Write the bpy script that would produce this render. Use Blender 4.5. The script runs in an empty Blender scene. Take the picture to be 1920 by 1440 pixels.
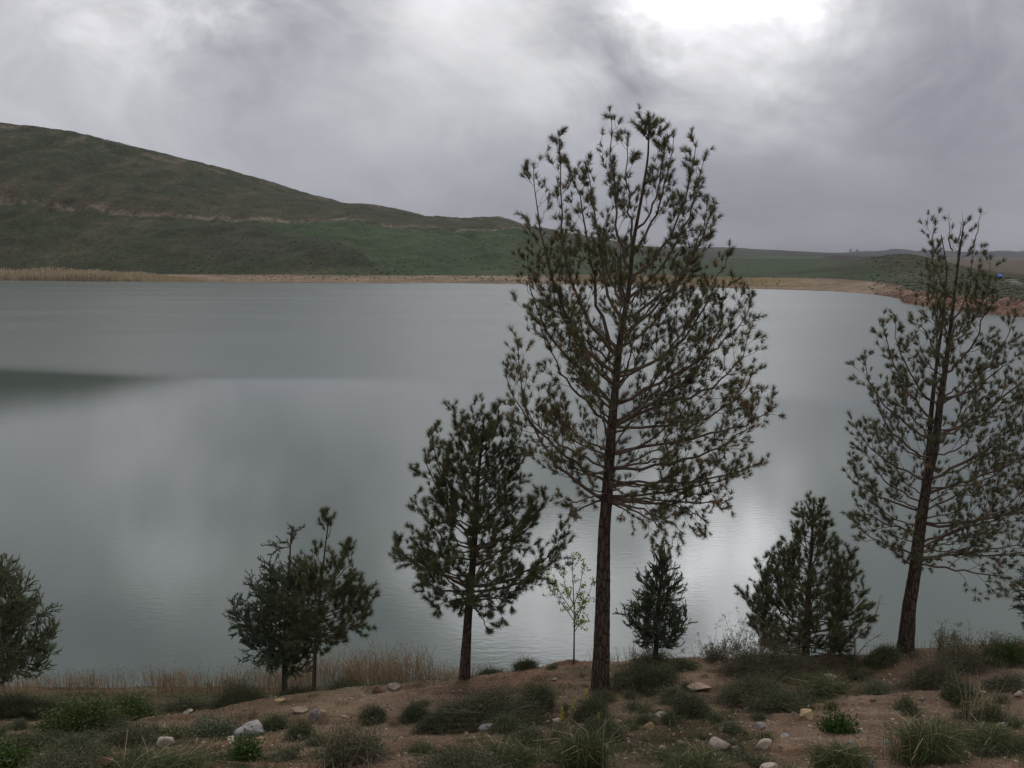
import bpy, bmesh, math, random
import numpy as np
from mathutils import Vector, Matrix

# ------------------------------------------------------------------ camera, world, sun, exposure
SC = bpy.context.scene
COL = SC.collection
CAM_Z, PITCH, FPX = 9.0, math.radians(8.21), 1663.0      # water level is z = 0
HAZE = 0.42e-4
cam_d = bpy.data.cameras.new('camera')
cam_d.sensor_width = 36.0
cam_d.lens = 36.0 * FPX / 1920.0
cam_d.clip_start = 0.1
cam_d.clip_end = 20000.0
cam = bpy.data.objects.new('camera', cam_d)
COL.objects.link(cam)
cam.location = (0, 0, CAM_Z)
cam.rotation_euler = (math.pi / 2 - PITCH, 0, 0)
SC.camera = cam

CP, SP = math.cos(PITCH), math.sin(PITCH)


def pdir(px, py):
    """direction through a pixel of the photograph, y component 1"""
    cx = (px - 960.0) / FPX
    cy = (720.0 - py) / FPX
    y = CP + cy * SP
    z = -SP + cy * CP
    return np.array([cx / y, 1.0, z / y])


def zslope(py):
    return pdir(960, py)[2]


def unit(v):
    v = np.asarray(v, float)
    return v / np.linalg.norm(v)


SUN_AZ, SUN_EL = math.radians(12), math.radians(48)
SC.view_settings.view_transform = 'Standard'
SC.view_settings.look = 'None'
SC.view_settings.exposure = 0.0
SC.view_settings.gamma = 1.0
SC.view_settings.use_curve_mapping = False
SC.cycles.max_bounces = 6
SC.cycles.diffuse_bounces = 3
SC.cycles.glossy_bounces = 3
SC.cycles.transparent_max_bounces = 8
SC.cycles.volume_bounces = 1
SC.cycles.use_denoising = False if False else SC.cycles.use_denoising

world = bpy.data.worlds.new('World')
SC.world = world
world.use_nodes = True
wn, wl = world.node_tree.nodes, world.node_tree.links
wn.clear()


class NT:
    """small helper around a node tree"""
    def __init__(self, tree):
        self.t = tree
        self.n = tree.nodes
        self.l = tree.links

    def node(self, typ, **kw):
        nd = self.n.new(typ)
        for k, v in kw.items():
            setattr(nd, k, v)
        return nd

    def put(self, sock, v):
        if hasattr(v, 'is_output'):
            self.l.new(v, sock)
        elif v is not None:
            sock.default_value = v

    def math(self, op, a, b=None, c=None, clamp=False):
        nd = self.node('ShaderNodeMath', operation=op, use_clamp=clamp)
        self.put(nd.inputs[0], a)
        if b is not None: self.put(nd.inputs[1], b)
        if c is not None: self.put(nd.inputs[2], c)
        return nd.outputs[0]

    def vmath(self, op, a, b=None):
        nd = self.node('ShaderNodeVectorMath', operation=op)
        self.put(nd.inputs[0], a)
        if b is not None: self.put(nd.inputs[1], b)
        return nd.outputs['Value'] if op in ('DOT_PRODUCT', 'LENGTH') else nd.outputs['Vector']

    def noise(self, vec, scale, detail=4.0, rough=0.5, dist=0.0, color=False):
        nd = self.node('ShaderNodeTexNoise')
        self.put(nd.inputs['Vector'], vec)
        nd.inputs['Scale'].default_value = scale
        nd.inputs['Detail'].default_value = detail
        nd.inputs['Roughness'].default_value = rough
        nd.inputs['Distortion'].default_value = dist
        return nd.outputs['Color'] if color else nd.outputs['Fac']

    def remap(self, v, a, b, c=0.0, d=1.0, smooth=False):
        nd = self.node('ShaderNodeMapRange')
        if smooth: nd.interpolation_type = 'SMOOTHSTEP'
        self.put(nd.inputs[0], v)
        nd.inputs[1].default_value = a
        nd.inputs[2].default_value = b
        nd.inputs[3].default_value = c
        nd.inputs[4].default_value = d
        return nd.outputs[0]

    def mix(self, f, a, b, blend='MIX'):
        nd = self.node('ShaderNodeMix', data_type='RGBA', blend_type=blend)
        self.put(nd.inputs[0], f)
        self.put(nd.inputs[6], a)
        self.put(nd.inputs[7], b)
        return nd.outputs[2]


W = NT(world.node_tree)
tc = W.node('ShaderNodeTexCoord').outputs['Generated']
# stretch towards the horizon so the cloud sheet lies flat
flat = W.vmath('MULTIPLY', tc, (1.0, 1.0, 1.75))
warp = W.noise(flat, 1.6, 3.0, 0.5, color=True)
warp = W.vmath('SUBTRACT', warp, (0.5, 0.5, 0.5))
wsmall = W.vmath('SCALE', warp); wsmall.node.inputs['Scale'].default_value = 0.20
wfine = W.vmath('MULTIPLY', W.vmath('SUBTRACT', W.noise(flat, 7.0, 4.0, 0.6, color=True), (0.5, 0.5, 0.5)), (0.20, 0.20, 0.14))
dirw = W.vmath('NORMALIZE', W.vmath('ADD', W.vmath('ADD', tc, wsmall), wfine))
flatw = W.vmath('ADD', flat, W.vmath('MULTIPLY', warp, (0.9, 0.9, 0.9)))
n1 = W.noise(flatw, 3.0, 6.0, 0.55)
n2 = W.noise(W.vmath('ADD', flatw, (3.1, 1.7, 0.4)), 8.0, 6.0, 0.6)
sepz = W.node('ShaderNodeSeparateXYZ')
wl.new(tc, sepz.inputs[0])
low = W.remap(sepz.outputs[2], 0.0, 0.24, 0.0, 1.0, True)       # cloud structure opens up away from the horizon


def lobe(px, py, r_out, warped=True):
    """soft patch of cloud: 1 in its middle, falling evenly to 0 at r_out degrees"""
    d = unit(pdir(px, py))
    dist = W.vmath('LENGTH', W.vmath('SUBTRACT', dirw if warped else tc, tuple(d)))
    return W.remap(dist, 0.0, 2 * math.sin(math.radians(r_out) / 2), 1, 0, True)


val = W.math('MULTIPLY_ADD', low, 0.20, 0.315)
amp1 = W.math('MULTIPLY_ADD', low, 0.19, 0.06)
val = W.math('MULTIPLY_ADD', W.remap(n1, 0.3, 0.7, -0.5, 0.5), amp1, val)
val = W.math('MULTIPLY_ADD', W.remap(n2, 0.3, 0.7, -0.5, 0.5), W.math('MULTIPLY', amp1, 0.6), val)
rag = W.remap(n2, 0.32, 0.68, 0.35, 1.5)
for (px, py, ro, amp) in ((1200, -160, 27, 0.22), (1330, -330, 11.5, 1.9), (1340, -60, 12, 0.26), (1475, -215, 7, 3.0), (1030, -190, 8, 2.0), (960, -30, 11, 0.14),
                          (1440, 0, 8, 0.14), (60, 140, 24, 0.10), (560, 230, 14, 0.05), (760, 110, 11, 0.08),
                          (1215, 95, 6.5, -0.26), (520, 30, 10, -0.17), (250, 20, 8, -0.05), (1620, 330, 20, -0.10), (1880, 110, 8, -0.08), (1650, 430, 9, -0.04), (1000, 420, 8, -0.04),
                          (820, 390, 12, -0.04), (1220, 330, 13, -0.09), (1370, -270, 4.0, -3.0), (1150, -330, 5, -0.6),
                          (300, -420, 24, -0.08), (1120, -600, 14, 0.5), (1600, -420, 9, 0.5), (1330, -760, 8, -0.3), (1850, -250, 12, -0.10), (650, -380, 11, -0.12), (330, -110, 10, 0.5), (160, 20, 8, 0.08), (90, -330, 9, -0.12), (650, -60, 7, -0.10)):
    lb = lobe(px, py, ro)
    val = W.math('MULTIPLY_ADD', W.math('MULTIPLY', lb, rag) if amp > 0.25 else lb, amp, val)
strip = W.math('MULTIPLY', W.remap(sepz.outputs[2], 0.0, 0.02, 0, 1, True), W.remap(sepz.outputs[2], 0.02, 0.055, 1, 0, True))
val = W.math('MULTIPLY_ADD', strip, 0.05, val)
up = W.remap(sepz.outputs[2], 0.22, 1.0, 0, 0.50)          # an overcast sky brightens towards the zenith
val = W.math('ADD', val, up)
val = W.math('MAXIMUM', val, 0.12)
tint = W.node('ShaderNodeValToRGB')
cr = tint.color_ramp
cr.elements[0].position = 0.18; cr.elements[0].color = (0.925, 0.93, 1.085, 1)
cr.elements[1].position = 0.62; cr.elements[1].color = (0.99, 0.985, 1.02, 1)
wl.new(val, tint.inputs[0])
ccol = W.vmath('SCALE', tint.outputs[0]); W.put(ccol.node.inputs['Scale'], val)
sky = W.node('ShaderNodeTexSky', sky_type='NISHITA')
sky.sun_disc = False
sky.sun_elevation = SUN_EL
sky.sun_rotation = SUN_AZ
bg1 = W.node('ShaderNodeBackground'); bg1.inputs[1].default_value = 0.08
wl.new(sky.outputs[0], bg1.inputs[0])
bg2 = W.node('ShaderNodeBackground'); bg2.inputs[1].default_value = 1.0
wl.new(ccol, bg2.inputs[0])
mx = W.node('ShaderNodeMixShader'); mx.inputs[0].default_value = 0.96     # cloud cover
wl.new(bg1.outputs[0], mx.inputs[1]); wl.new(bg2.outputs[0], mx.inputs[2])
wo = W.node('ShaderNodeOutputWorld')
wl.new(mx.outputs[0], wo.inputs[0])

sun_d = bpy.data.lights.new('sun', 'SUN')
sun_d.energy = 1.0
sun_d.angle = math.radians(24)
sun_d.color = (1.0, 0.92, 0.82)
sun = bpy.data.objects.new('sun', sun_d)
COL.objects.link(sun)
sdir = Vector((math.sin(SUN_AZ) * math.cos(SUN_EL), math.cos(SUN_AZ) * math.cos(SUN_EL), math.sin(SUN_EL)))
sun.rotation_euler = sdir.to_track_quat('Z', 'Y').to_euler()
sun.location = (0, 0, 60)

# ------------------------------------------------------------------ helpers
RNG = np.random.default_rng(7)


def hash2(ix, iy, seed=0):
    h = (ix.astype(np.int64) * 374761393 + iy.astype(np.int64) * 668265263 + seed * 982451653) & 0x7fffffff
    h = (h ^ (h >> 13)) * 1274126177 & 0x7fffffff
    h = (h ^ (h >> 16)) & 0x7fffffff
    return (h % 100003) / 100003.0


def vnoise(x, y, seed=0):
    x = np.asarray(x, float); y = np.asarray(y, float)
    ix = np.floor(x); iy = np.floor(y)
    fx = x - ix; fy = y - iy
    fx = fx * fx * (3 - 2 * fx); fy = fy * fy * (3 - 2 * fy)
    a = hash2(ix, iy, seed); b = hash2(ix + 1, iy, seed)
    c = hash2(ix, iy + 1, seed); d = hash2(ix + 1, iy + 1, seed)
    return (a * (1 - fx) + b * fx) * (1 - fy) + (c * (1 - fx) + d * fx) * fy


def fbm(x, y, octaves=4, seed=0):
    s = 0; a = 0.5; t = 0
    for k in range(octaves):
        s = s + a * vnoise(np.asarray(x) * 2 ** k + 17.3 * k, np.asarray(y) * 2 ** k - 9.1 * k, seed + k)
        t += a; a *= 0.5
    return s / t * 2 - 1


def sstep(a, b, x):
    t = np.clip((np.asarray(x, float) - a) / (b - a), 0, 1)
    return t * t * (3 - 2 * t)


def nrm(v):
    return v / np.maximum(np.linalg.norm(v, axis=-1, keepdims=True), 1e-9)


class MB:
    """mesh buffer: triangles, optional per vertex tint (0..1) and colour"""
    def __init__(self):
        self.v = []; self.f = []; self.t = []; self.c = []; self.n = 0

    def add(self, v, f, tint=None, col=None):
        v = np.asarray(v, float).reshape(-1, 3)
        f = np.asarray(f, np.int64).reshape(-1, 3)
        self.v.append(v); self.f.append(f + self.n)
        if tint is None: tint = np.zeros(len(v))
        self.t.append(np.broadcast_to(np.asarray(tint, float), (len(v),)))
        if col is not None: self.c.append(col)
        self.n += len(v)

    def mesh(self, name, mat, smooth=False):
        me = bpy.data.meshes.new(name)
        v = np.concatenate(self.v); f = np.concatenate(self.f)
        me.vertices.add(len(v)); me.vertices.foreach_set('co', v.astype(np.float32).ravel())
        me.loops.add(len(f) * 3); me.loops.foreach_set('vertex_index', f.astype(np.int32).ravel())
        me.polygons.add(len(f))
        me.polygons.foreach_set('loop_start', np.arange(0, len(f) * 3, 3, dtype=np.int32))
        me.polygons.foreach_set('use_smooth', np.full(len(f), smooth))
        me.update(calc_edges=True)
        a = me.attributes.new('tint', 'FLOAT', 'POINT')
        a.data.foreach_set('value', np.concatenate(self.t).astype(np.float32))
        if self.c:
            a = me.attributes.new('cover', 'FLOAT_COLOR', 'POINT')
            a.data.foreach_set('color', np.concatenate(self.c).astype(np.float32).ravel())
        if mat is not None: me.materials.append(mat)
        return me

    def build(self, name, mat, parent=None, smooth=False, origin=None, **props):
        if not self.v: return None
        if origin is not None:
            o = np.asarray(origin, float)
            self.v = [a - o for a in self.v]
        ob = bpy.data.objects.new(name, self.mesh(name, mat, smooth))
        COL.objects.link(ob)
        if parent is not None:
            ob.parent = parent
        elif origin is not None:
            ob.location = tuple(origin)
        for k, x in props.items(): ob[k] = x
        return ob


def link_mesh(name, me, **props):
    ob = bpy.data.objects.new(name, me)
    COL.objects.link(ob)
    for k, x in props.items(): ob[k] = x
    return ob


def empty(name, loc, label, category, group=None):
    o = bpy.data.objects.new(name, None)
    o.empty_display_size = 0.2
    COL.objects.link(o)
    o.location = tuple(float(a) for a in loc)
    o['label'] = label; o['category'] = category
    if group: o['group'] = group
    return o


def grid_faces(nr, nc):
    i = np.arange(nr - 1)[:, None] * nc + np.arange(nc - 1)[None, :]
    i = i.ravel()
    return np.concatenate([np.stack([i, i + 1, i + nc + 1], 1), np.stack([i, i + nc + 1, i + nc], 1)])


def tubes(mb, P, R, S=4, tint=0.0):
    """P (M,K,3) polylines, R (M,K) radii"""
    P = np.asarray(P, float); R = np.asarray(R, float)
    M, K, _ = P.shape
    T = np.empty_like(P)
    T[:, 1:-1] = P[:, 2:] - P[:, :-2]; T[:, 0] = P[:, 1] - P[:, 0]; T[:, -1] = P[:, -1] - P[:, -2]
    T = nrm(T)
    ref = np.array([0.83, 0.51, 0.21]); ref = ref / np.linalg.norm(ref)
    A = nrm(np.cross(T, ref)); B = np.cross(T, A)
    ang = np.arange(S) * 2 * math.pi / S
    V = P[:, :, None, :] + R[:, :, None, None] * (np.cos(ang)[None, None, :, None] * A[:, :, None, :] + np.sin(ang)[None, None, :, None] * B[:, :, None, :])
    V = V.reshape(-1, 3)
    k = np.arange(K - 1)[:, None] * S; s = np.arange(S)[None, :]; s2 = (s + 1) % S
    a = (k + s).ravel(); b = (k + s2).ravel(); c = (k + S + s2).ravel(); d = (k + S + s).ravel()
    F = np.concatenate([np.stack([a, b, c], 1), np.stack([a, c, d], 1)])
    F = (F[None] + (np.arange(M) * K * S)[:, None, None]).reshape(-1, 3)
    mb.add(V, F, tint)


def blades(mb, P0, D, L, Wd, tint, bend=None):
    """single triangle needles or leaves; P0 (N,3) D (N,3)"""
    N = len(P0)
    r = RNG.normal(size=(N, 3))
    side = nrm(np.cross(D, r))
    tip = P0 + D * L[:, None]
    if bend is not None: tip = tip + bend
    w = (Wd * 0.5)
    w = w[:, None] if np.ndim(w) else w
    V = np.stack([P0 - side * w, P0 + side * w, tip], 1).reshape(-1, 3)
    mb.add(V, np.arange(N * 3).reshape(-1, 3), np.repeat(tint, 3))


def leaves(mb, P0, D, L, Wd, tint):
    """diamond leaves, two triangles"""
    N = len(P0)
    side = nrm(np.cross(D, RNG.normal(size=(N, 3))))
    mid = P0 + D * (L * 0.5)[:, None]
    w = (Wd * 0.5)[:, None]
    V = np.stack([P0, mid - side * w, P0 + D * L[:, None], mid + side * w], 1).reshape(-1, 3)
    i = np.arange(N)[:, None] * 4
    F = np.concatenate([i + np.array([[0, 1, 2]]), i + np.array([[0, 2, 3]])])
    mb.add(V, F, np.repeat(tint, 4))


# ------------------------------------------------------------------ materials
def new_mat(name):
    m = bpy.data.materials.new(name)
    m.use_nodes = True
    t = NT(m.node_tree)
    b = t.n.get('Principled BSDF')
    return m, t, b


def plant_mat(name, c0, c1, c2, rough=0.6, transl=0.0, spec=0.25):
    """colour ramps along the tint attribute: c0 .. c1 .. c2"""
    m, t, b = new_mat(name)
    a = t.node('ShaderNodeAttribute', attribute_name='tint')
    r = t.node('ShaderNodeValToRGB')
    e = r.color_ramp.elements
    e[0].position = 0; e[0].color = (*c0, 1)
    e[1].position = 1; e[1].color = (*c2, 1)
    k = e.new(0.55); k.color = (*c1, 1)
    t.l.new(a.outputs['Fac'], r.inputs[0])
    t.l.new(r.outputs[0], b.inputs['Base Color'])
    b.inputs['Roughness'].default_value = rough
    b.inputs['Specular IOR Level'].default_value = spec
    if transl > 0:
        tr = t.node('ShaderNodeBsdfTranslucent')
        t.l.new(r.outputs[0], tr.inputs[0])
        ms = t.node('ShaderNodeMixShader'); ms.inputs[0].default_value = transl
        t.l.new(b.outputs[0], ms.inputs[1]); t.l.new(tr.outputs[0], ms.inputs[2])
        t.l.new(ms.outputs[0], t.n['Material Output'].inputs[0])
    return m


def bark_mat(name, ca, cb, scale=18.0, bump=0.6):
    m, t, b = new_mat(name)
    co = t.node('ShaderNodeTexCoord').outputs['Object']
    st = t.vmath('MULTIPLY', co, (1, 1, 0.28))
    v = t.node('ShaderNodeTexVoronoi', feature='DISTANCE_TO_EDGE')
    t.l.new(t.vmath('ADD', st, t.vmath('MULTIPLY', t.noise(co, 9.0, 3.0, color=True), (0.06, 0.06, 0.06))), v.inputs['Vector'])
    v.inputs['Scale'].default_value = scale
    crack = t.remap(v.outputs['Distance'], 0.0, 0.12, 0, 1, True)
    n = t.noise(co, 30.0, 5.0, 0.6)
    c = t.mix(n, (*ca, 1), (*cb, 1))
    c = t.mix(t.math('MULTIPLY_ADD', crack, 0.65, 0.35), (ca[0] * .35, ca[1] * .35, ca[2] * .35, 1), c)
    t.l.new(c, b.inputs['Base Color'])
    b.inputs['Roughness'].default_value = 0.9
    b.inputs['Specular IOR Level'].default_value = 0.15
    bp = t.node('ShaderNodeBump')
    bp.inputs['Strength'].default_value = bump
    bp.inputs['Distance'].default_value = 0.02
    t.l.new(t.math('MULTIPLY_ADD', n, 0.4, crack), bp.inputs['Height'])
    t.l.new(bp.outputs[0], b.inputs['Normal'])
    return m


def ground_mat(name, scale_fine, var=0.35, bumpd=0.02, speck=True):
    m, t, b = new_mat(name)
    a = t.node('ShaderNodeAttribute', attribute_name='cover')
    co = t.node('ShaderNodeTexCoord').outputs['Object']
    n = t.noise(co, scale_fine, 6.0, 0.65)
    nb = t.noise(co, scale_fine * 0.13, 4.0, 0.55)
    k = t.math('MULTIPLY', t.remap(n, 0.25, 0.75, 1 - var, 1 + var), t.remap(nb, 0.25, 0.75, 1 - var * .6, 1 + var * .6))
    c = t.vmath('SCALE', a.outputs['Color']); t.put(c.node.inputs['Scale'], k)
    h = n
    if speck:
        v = t.node('ShaderNodeTexVoronoi', feature='F1')
        t.l.new(co, v.inputs['Vector'])
        v.inputs['Scale'].default_value = scale_fine * 1.6
        sp = t.math('MULTIPLY', t.remap(v.outputs['Distance'], 0.16, 0.26, 1, 0, True), t.remap(t.noise(co, scale_fine * .5, 2.0), 0.48, 0.62, 0, 1, True))
        c = t.mix(t.math('MULTIPLY', sp, 0.7), c, (0.30, 0.25, 0.20, 1))
        h = t.math('MULTIPLY_ADD', sp, 0.6, n)
    t.l.new(c, b.inputs['Base Color'])
    b.inputs['Roughness'].default_value = 0.95
    b.inputs['Specular IOR Level'].default_value = 0.1
    bp = t.node('ShaderNodeBump')
    bp.inputs['Strength'].default_value = 0.9
    bp.inputs['Distance'].default_value = bumpd
    t.l.new(h, bp.inputs['Height'])
    t.l.new(bp.outputs[0], b.inputs['Normal'])
    return m


def stone_mat(name, ca, cb):
    m, t, b = new_mat(name)
    oi = t.node('ShaderNodeObjectInfo').outputs['Random']
    co = t.node('ShaderNodeTexCoord').outputs['Object']
    n = t.noise(co, 14.0, 6.0, 0.62)
    n2_ = t.noise(co, 60.0, 3.0, 0.6)
    c = t.mix(t.remap(n, 0.35, 0.68), (*ca, 1), (*cb, 1))
    c = t.mix(t.remap(n2_, 0.6, 0.75, 0, 0.5), c, (ca[0] * .45, ca[1] * .42, ca[2] * .4, 1))
    sc = t.vmath('SCALE', c); t.put(sc.node.inputs['Scale'], t.remap(oi, 0, 1, 0.8, 1.1))
    t.l.new(sc, b.inputs['Base Color'])
    b.inputs['Roughness'].default_value = 0.85
    b.inputs['Specular IOR Level'].default_value = 0.2
    bp = t.node('ShaderNodeBump')
    bp.inputs['Strength'].default_value = 0.7
    bp.inputs['Distance'].default_value = 0.012
    t.l.new(t.math('MULTIPLY_ADD', n2_, 0.5, n), bp.inputs['Height'])
    t.l.new(bp.outputs[0], b.inputs['Normal'])
    return m


def plain_mat(name, c, rough=0.8):
    m, t, b = new_mat(name)
    co = t.node('ShaderNodeTexCoord').outputs['Object']
    n = t.noise(co, 3.0, 4.0, 0.6)
    sc = t.mix(n, (c[0] * .8, c[1] * .8, c[2] * .8, 1), (min(1, c[0] * 1.15), min(1, c[1] * 1.15), min(1, c[2] * 1.15), 1))
    t.l.new(sc, b.inputs['Base Color'])
    b.inputs['Roughness'].default_value = rough
    return m


M_PINE = plant_mat('pine needles', (0.066, 0.074, 0.034), (0.135, 0.122, 0.056), (0.30, 0.16, 0.08), 0.55, 0.15)
M_PINE_L = plant_mat('pale pine needles', (0.070, 0.080, 0.040), (0.135, 0.130, 0.065), (0.28, 0.17, 0.09), 0.55, 0.18)
M_JUN_L = plant_mat('pale cypress sprays', (0.085, 0.112, 0.058), (0.150, 0.172, 0.086), (0.25, 0.25, 0.13), 0.6, 0.2)
M_PINE_D = plant_mat('dark pine needles', (0.060, 0.078, 0.034), (0.115, 0.120, 0.054), (0.23, 0.17, 0.08), 0.55, 0.12)
M_JUN = plant_mat('juniper sprays', (0.065, 0.090, 0.055), (0.115, 0.138, 0.080), (0.20, 0.20, 0.11), 0.6, 0.12)
M_SCRUB = plant_mat('grey green scrub', (0.058, 0.068, 0.035), (0.108, 0.114, 0.062), (0.24, 0.20, 0.11), 0.7, 0.15)
M_DARKBUSH = plant_mat('dark scrub', (0.040, 0.054, 0.026), (0.080, 0.090, 0.044), (0.20, 0.17, 0.09), 0.7, 0.12)
M_LEAFY = plant_mat('bright leaves', (0.030, 0.058, 0.014), (0.060, 0.100, 0.022), (0.16, 0.19, 0.045), 0.5, 0.25)
M_SAP = plant_mat('young leaves', (0.15, 0.20, 0.04), (0.26, 0.31, 0.06), (0.42, 0.45, 0.12), 0.5, 0.4)
M_GRASS = plant_mat('grass', (0.035, 0.055, 0.016), (0.070, 0.088, 0.030), (0.24, 0.20, 0.11), 0.65, 0.2)
M_STRAW = plant_mat('straw', (0.16, 0.115, 0.06), (0.27, 0.20, 0.115), (0.42, 0.35, 0.23), 0.75, 0.2)
M_REED = plant_mat('dry reed', (0.13, 0.088, 0.050), (0.22, 0.150, 0.088), (0.35, 0.27, 0.17), 0.75, 0.2)
M_REEDFAR = plant_mat('golden reed', (0.25, 0.20, 0.125), (0.38, 0.31, 0.20), (0.50, 0.42, 0.29), 0.8, 0.15)
M_FLOWER = plant_mat('yellow flowers', (0.30, 0.27, 0.04), (0.42, 0.38, 0.05), (0.55, 0.5, 0.1), 0.6, 0.2)
M_TWIG = plant_mat('twigs', (0.060, 0.042, 0.032), (0.120, 0.086, 0.066), (0.20, 0.16, 0.12), 0.85, 0.0, 0.15)
M_BARK = bark_mat('pine bark', (0.050, 0.034, 0.027), (0.105, 0.078, 0.062), 20.0, 1.0)
M_BARK2 = bark_mat('young bark', (0.060, 0.045, 0.034), (0.11, 0.085, 0.066), 30.0, 0.5)
M_BANK = ground_mat('bank earth', 22.0, 0.32, 0.02)
M_LAND = ground_mat('far land', 0.5, 0.62, 0.5, speck=False)

# ------------------------------------------------------------------ near bank
NEARX = 1567.0
_cr = np.array([(-700, 1350, 11.0), (0, 1347, 11.0), (250, 1350, 11.0), (400, 1338, 11.2), (560, 1306, 11.8), (760, 1284, 12.0), (870, 1272, 12.2),
                (1000, 1250, 12.6), (1080, 1238, 12.8), (1250, 1234, 12.8), (1500, 1238, 12.5), (1700, 1217, 12.5), (1920, 1200, 12.5), (2600, 1180, 12.5)], float)
_cu = (_cr[:, 0] - 960) / NEARX
_cz = np.array([CAM_Z + d * zslope(y) for _, y, d in _cr])


def bank_z(x, Y, detail=True):
    x = np.asarray(x, float); Y = np.asarray(Y, float)
    u = x / np.maximum(Y, 3.0)
    yc = np.interp(u, _cu, _cr[:, 2]); zc = np.interp(u, _cu, _cz)
    z_a = 7.4 + (4.51 - 7.4) * Y / 7.3
    t = (Y - 7.3) / (yc - 7.3)
    z_b = 4.51 + (zc - 4.51) * (t + 0.10 * np.sin(np.clip(t, 0, 1) * math.pi))
    t2 = np.clip((Y - yc) / (17.6 - yc), 0, 1)
    z_c = zc + (0.02 - zc) * t2 ** 0.85
    z_d = 0.02 - (Y - 17.6) * 0.5
    z = np.where(Y < 7.3, z_a, np.where(Y < yc, z_b, np.where(Y < 17.6, z_c, z_d)))
    z = z + 0.035 * fbm(x * 0.55 + 3, Y * 0.55, 3, 11)
    if detail:
        z = z + 0.035 * fbm(x * 2.2, Y * 2.2, 3, 5) + 0.016 * fbm(x * 8, Y * 8, 3, 23)
        # small eroded steps
        st = fbm(x * 0.7 + 9, Y * 1.6, 4, 31)
        z = z + 0.05 * sstep(0.05, 0.12, st) * sstep(5, 8, Y) * (1 - sstep(13, 14, Y))
    # eroded hollow beside the conical pine
    hx, hy = (1625 - 960) / NEARX * 11.6, 11.6
    z = z - 0.22 * np.exp(-(((x - hx) / 0.45) ** 2 + ((Y - hy) / 0.35) ** 2))
    return z


def bank_point(px, py):
    """where the view ray through a photograph pixel meets the bank"""
    d = pdir(px, py)
    Y = np.arange(4.0, 19.0, 0.02)
    zr = CAM_Z + d[2] * Y
    zg = bank_z(d[0] * Y, Y)
    k = np.nonzero(zr <= zg)[0]
    if len(k): y = Y[k[0]]
    else: y = 12.6
    return np.array([d[0] * y, y, float(bank_z(d[0] * y, y))])


def at_depth(px, Y, py=1280):
    x = pdir(px, py)[0] * Y
    return np.array([x, Y, float(bank_z(x, Y))])


NC, NR = 520, 430
wv = np.linspace(-1.0, 1.0, NC)
Yv = np.concatenate([np.linspace(-6, 5.5, 30, endpoint=False), np.linspace(5.5, 14, 320, endpoint=False), np.linspace(14, 22, 80)])
Wg, Yg = np.meshgrid(wv, Yv)
Xg = Wg * (np.maximum(Yg, 0) * 0.72 + 4.0)
Zg = bank_z(Xg, Yg)
g_green = sstep(-0.05, 0.35, fbm(Xg * 0.6 + 20, Yg * 0.9, 4, 41))
behind = sstep(0.0, 0.6, Yg - np.interp(Xg / np.maximum(Yg, 3), _cu, _cr[:, 2]))
leftm = 1 - sstep(-0.35, -0.05, Xg / np.maximum(Yg, 3))
earth = np.array([0.108, 0.069, 0.046]); earth2 = np.array([0.166, 0.113, 0.079]); red = np.array([0.145, 0.076, 0.045]); green = np.array([0.056, 0.054, 0.028])
e_n = sstep(-0.4, 0.4, fbm(Xg * 0.9, Yg * 1.3, 4, 51))[..., None]
colr = earth * (1 - e_n) + earth2 * e_n
rr = sstep(0.0, 0.5, fbm(Xg * 0.5 + 7, Yg * 0.5, 3, 61))[..., None]
colr = colr * (1 - rr * 0.4) + red * rr * 0.4
gm = np.clip(g_green * 0.6 + behind * 0.6 + leftm * 0.25, 0, 1)[..., None]
colr = colr * (1 - gm * 0.8) + green * gm * 0.8
wet = sstep(0.25, 0.02, Zg)[..., None]
colr = colr * (1 - 0.5 * wet)
colr = np.concatenate([colr, np.ones(colr.shape[:2] + (1,))], -1).reshape(-1, 4)
mb = MB()
mb.add(np.stack([Xg, Yg, Zg], -1).reshape(-1, 3), grid_faces(len(Yv), NC), col=colr)
mb.build('bank', M_BANK, smooth=True, kind='structure')

# ------------------------------------------------------------------ far land: shore, hill, plain, mesas
def zlv(py, Y): return CAM_Z + zslope(py) * Y
def shoreY(py): return -CAM_Z / zslope(py)


def utab(rows):
    """rows of (px, py, Y) -> u, Y, z"""
    r = np.array(rows, float)
    z = np.array([zlv(a[1], a[2]) for a in r])
    u = np.array([pdir(a[0], a[1])[0] for a in r])
    return u, r[:, 2], z


_sh = [(-900, 515), (-300, 521), (0, 525), (380, 528.5), (700, 531), (1000, 532.5), (1200, 534.5), (1390, 541), (1560, 546), (1640, 552), (1688, 560), (1692, 568), (1760, 580), (1850, 589),
       (1920, 595), (2300, 606), (3000, 610)]
SU = np.array([pdir(a, b)[0] for a, b in _sh]); SY = np.array([shoreY(b) for a, b in _sh])
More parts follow.
